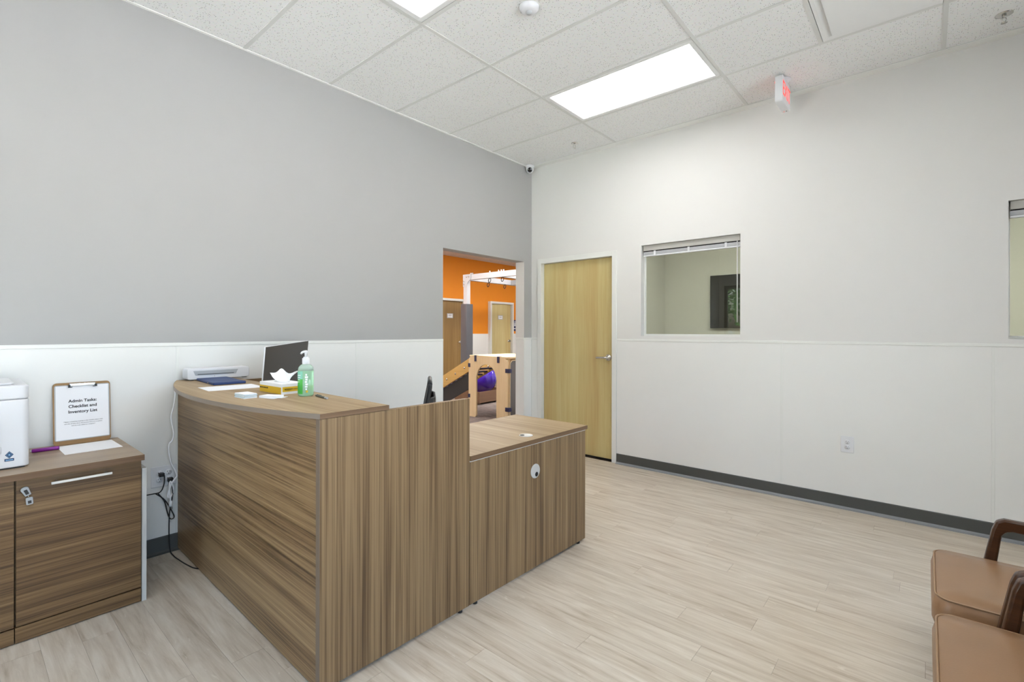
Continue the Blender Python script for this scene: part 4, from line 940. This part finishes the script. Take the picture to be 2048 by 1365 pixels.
# ramp leading up to the cube
ra = thing('play_ramp', 'wooden ramp with bolted side rails leaning on the play cube', 'ramp', (-2.01, 0.955, 0), R(-6))
sl = math.tan(R(24.5))
for k, y_ in enumerate((0.0, 0.50)):
    pl = [(0.0, 0.905), (0.0, 0.700), (-1.50, 0.700 - 1.5 * sl), (-1.56, 0.02), (-1.60, 0.16), (-1.50, 0.905 - 1.5 * sl)]
    rl = MB().prism(pl, 'y', y_, y_ + 0.03).build('side_rail', 'pine', ra, bevel=0.004)
    for q in range(6):
        xx = -0.12 - q * 0.24
        MB().lathe([(0.018, 0.0), (0.016, -0.008), (0.0, -0.012)], (xx, y_, 0.80 + xx * sl), 12, 'y').build('bolt', 'chrome', rl)
for q in range(11):
    xx = -0.06 - q * 0.13; z_ = 0.70 + xx * sl
    if z_ < 0.25: continue
    MB().box(xx - 0.055, xx + 0.055, 0.03, 0.50, z_ + 0.035, z_ + 0.06).build('step_slat', 'navy', ra)
MB().prism([(0.0, 0.69), (0.0, 0.43), (-0.90, 0.43 - 0.90 * sl), (-1.40, 0.69 - 1.40 * sl)], 'y', 0.028, 0.045).build('side_skirt', 'dark_plastic', ra)
# crate with ball
cr_ = thing('wooden_crate', 'low brown wooden tray holding the purple ball', 'tray', (-2.68, 2.18, 0), R(3))
for nm, bx in (('side_board', (0.0, 0.02, -0.35, 0.45)), ('side_board', (-0.6, -0.58, -0.35, 0.45)), ('end_board', (-0.58, 0.0, -0.35, -0.33)), ('end_board', (-0.58, 0.0, 0.43, 0.45))):
    MB().box(*bx, 0.03, 0.23).build(nm, 'crate', cr_)
MB().box(-0.58, 0.0, -0.33, 0.43, 0.12, 0.14).build('tray_floor', 'crate', cr_)
for x_ in (-0.55, -0.03):
    for y_ in (-0.31, 0.41): MB().box(x_ - 0.02, x_ + 0.02, y_ - 0.02, y_ + 0.02, 0, 0.03).build('foot', 'crate', cr_)
bl = MB().lathe([(0.0, -0.275)] + [(0.275 * math.cos(R(a)), 0.275 * math.sin(R(a))) for a in range(-80, 81, 8)] + [(0.0, 0.275)], (0, 0, 0), 40).build('exercise_ball', 'ball', None, (-2.965, 2.24, 0.416))
tag(bl, 'glossy purple exercise ball sitting in the low tray', 'ball')
# swing frame
sf = thing('swing_frame', 'white steel overhead swing frame with hanging hooks', 'swing frame', (-3.83, 2.66, 0))
BZ = 2.46
for (x_, y_) in ((0, 0), (1.95, 0), (0, 2.85), (1.95, 2.85)):
    MB().box(x_ - 0.05, x_ + 0.05, y_ - 0.05, y_ + 0.05, 0, BZ - 0.06).build('post', 'white_steel', sf)
    MB().prism(rrect(x_ - 0.095, x_ + 0.095, y_ - 0.095, y_ + 0.095, 0.02, 3), 'z', 0.0, 1.90).build('post_pad', 'grey_pad', sf, bevel=0.006)
for y_ in (0, 1.42, 2.85): MB().box(0.0, 1.95, y_ - 0.045, y_ + 0.045, BZ - 0.06, BZ + 0.05).build('beam', 'white_steel', sf)
for x_ in (0, 0.97, 1.95): MB().box(x_ - 0.045, x_ + 0.045, 0.0, 2.85, BZ - 0.06, BZ + 0.05).build('beam', 'white_steel', sf)
br = MB().prism([(-0.055, BZ + 0.055), (0.17, BZ + 0.055), (0.17, BZ - 0.05), (0.10, BZ - 0.09), (0.065, BZ - 0.15), (0.06, BZ - 0.20), (-0.055, BZ - 0.20)], 'y', -0.062, -0.05).build('corner_bracket', 'white_steel', sf)
for p_ in ((0.06, 0.0), (0.12, 0.0), (-0.02, -0.08), (-0.02, -0.15)): MB().lathe([(0.014, -0.062), (0.012, -0.075), (0.0, -0.078)], (p_[0], 0, BZ + p_[1]), 10, 'y').build('bolt', 'chrome', br)
for x_ in (0.12, 0.17, 0.66, 0.90, 0.97, 1.03): MB().tube([(x_, 0, BZ + 0.05), (x_, 0, BZ + 0.085)], 0.014, 6).build('bolt_top', 'white_steel', sf)
for q in ((0.655, 0), (1.0, 0), (0, 0.65), (0, 1.2)):
    MB().tube([(q[0] + 0.03 * math.cos(t), q[1] + 0.008 * math.sin(t), BZ - 0.105 + 0.045 * math.sin(t)) for t in [2 * math.pi * i / 14 for i in range(14)]], 0.008, 6, True).build('hook_ring', 'dark_plastic', sf)
# restroom sign
rs = thing('restroom_sign', 'small navy restroom sign with white pictograms on the orange wall', 'sign', (GX + 0.001, 6.26, 1.50))
MB().box(0, 0.006, -0.10, 0.10, -0.16, 0.16).build('plate', 'sign_blue', rs)
for s in (-0.045, 0.035):
    MB().lathe([(0.018, 0.006), (0.018, 0.008), (0.0, 0.008)], (0, s, 0.115), 10, 'x').build('pictogram', 'paper', rs)
    MB().prism([(s - 0.028, -0.02), (s + 0.028, -0.02), (s + 0.018, 0.09), (s - 0.018, 0.09)], 'x', 0.006, 0.008).build('pictogram', 'paper', rs)
MB().box(0.006, 0.008, -0.07, 0.07, -0.10, -0.075).build('sign_text', 'paper', rs)
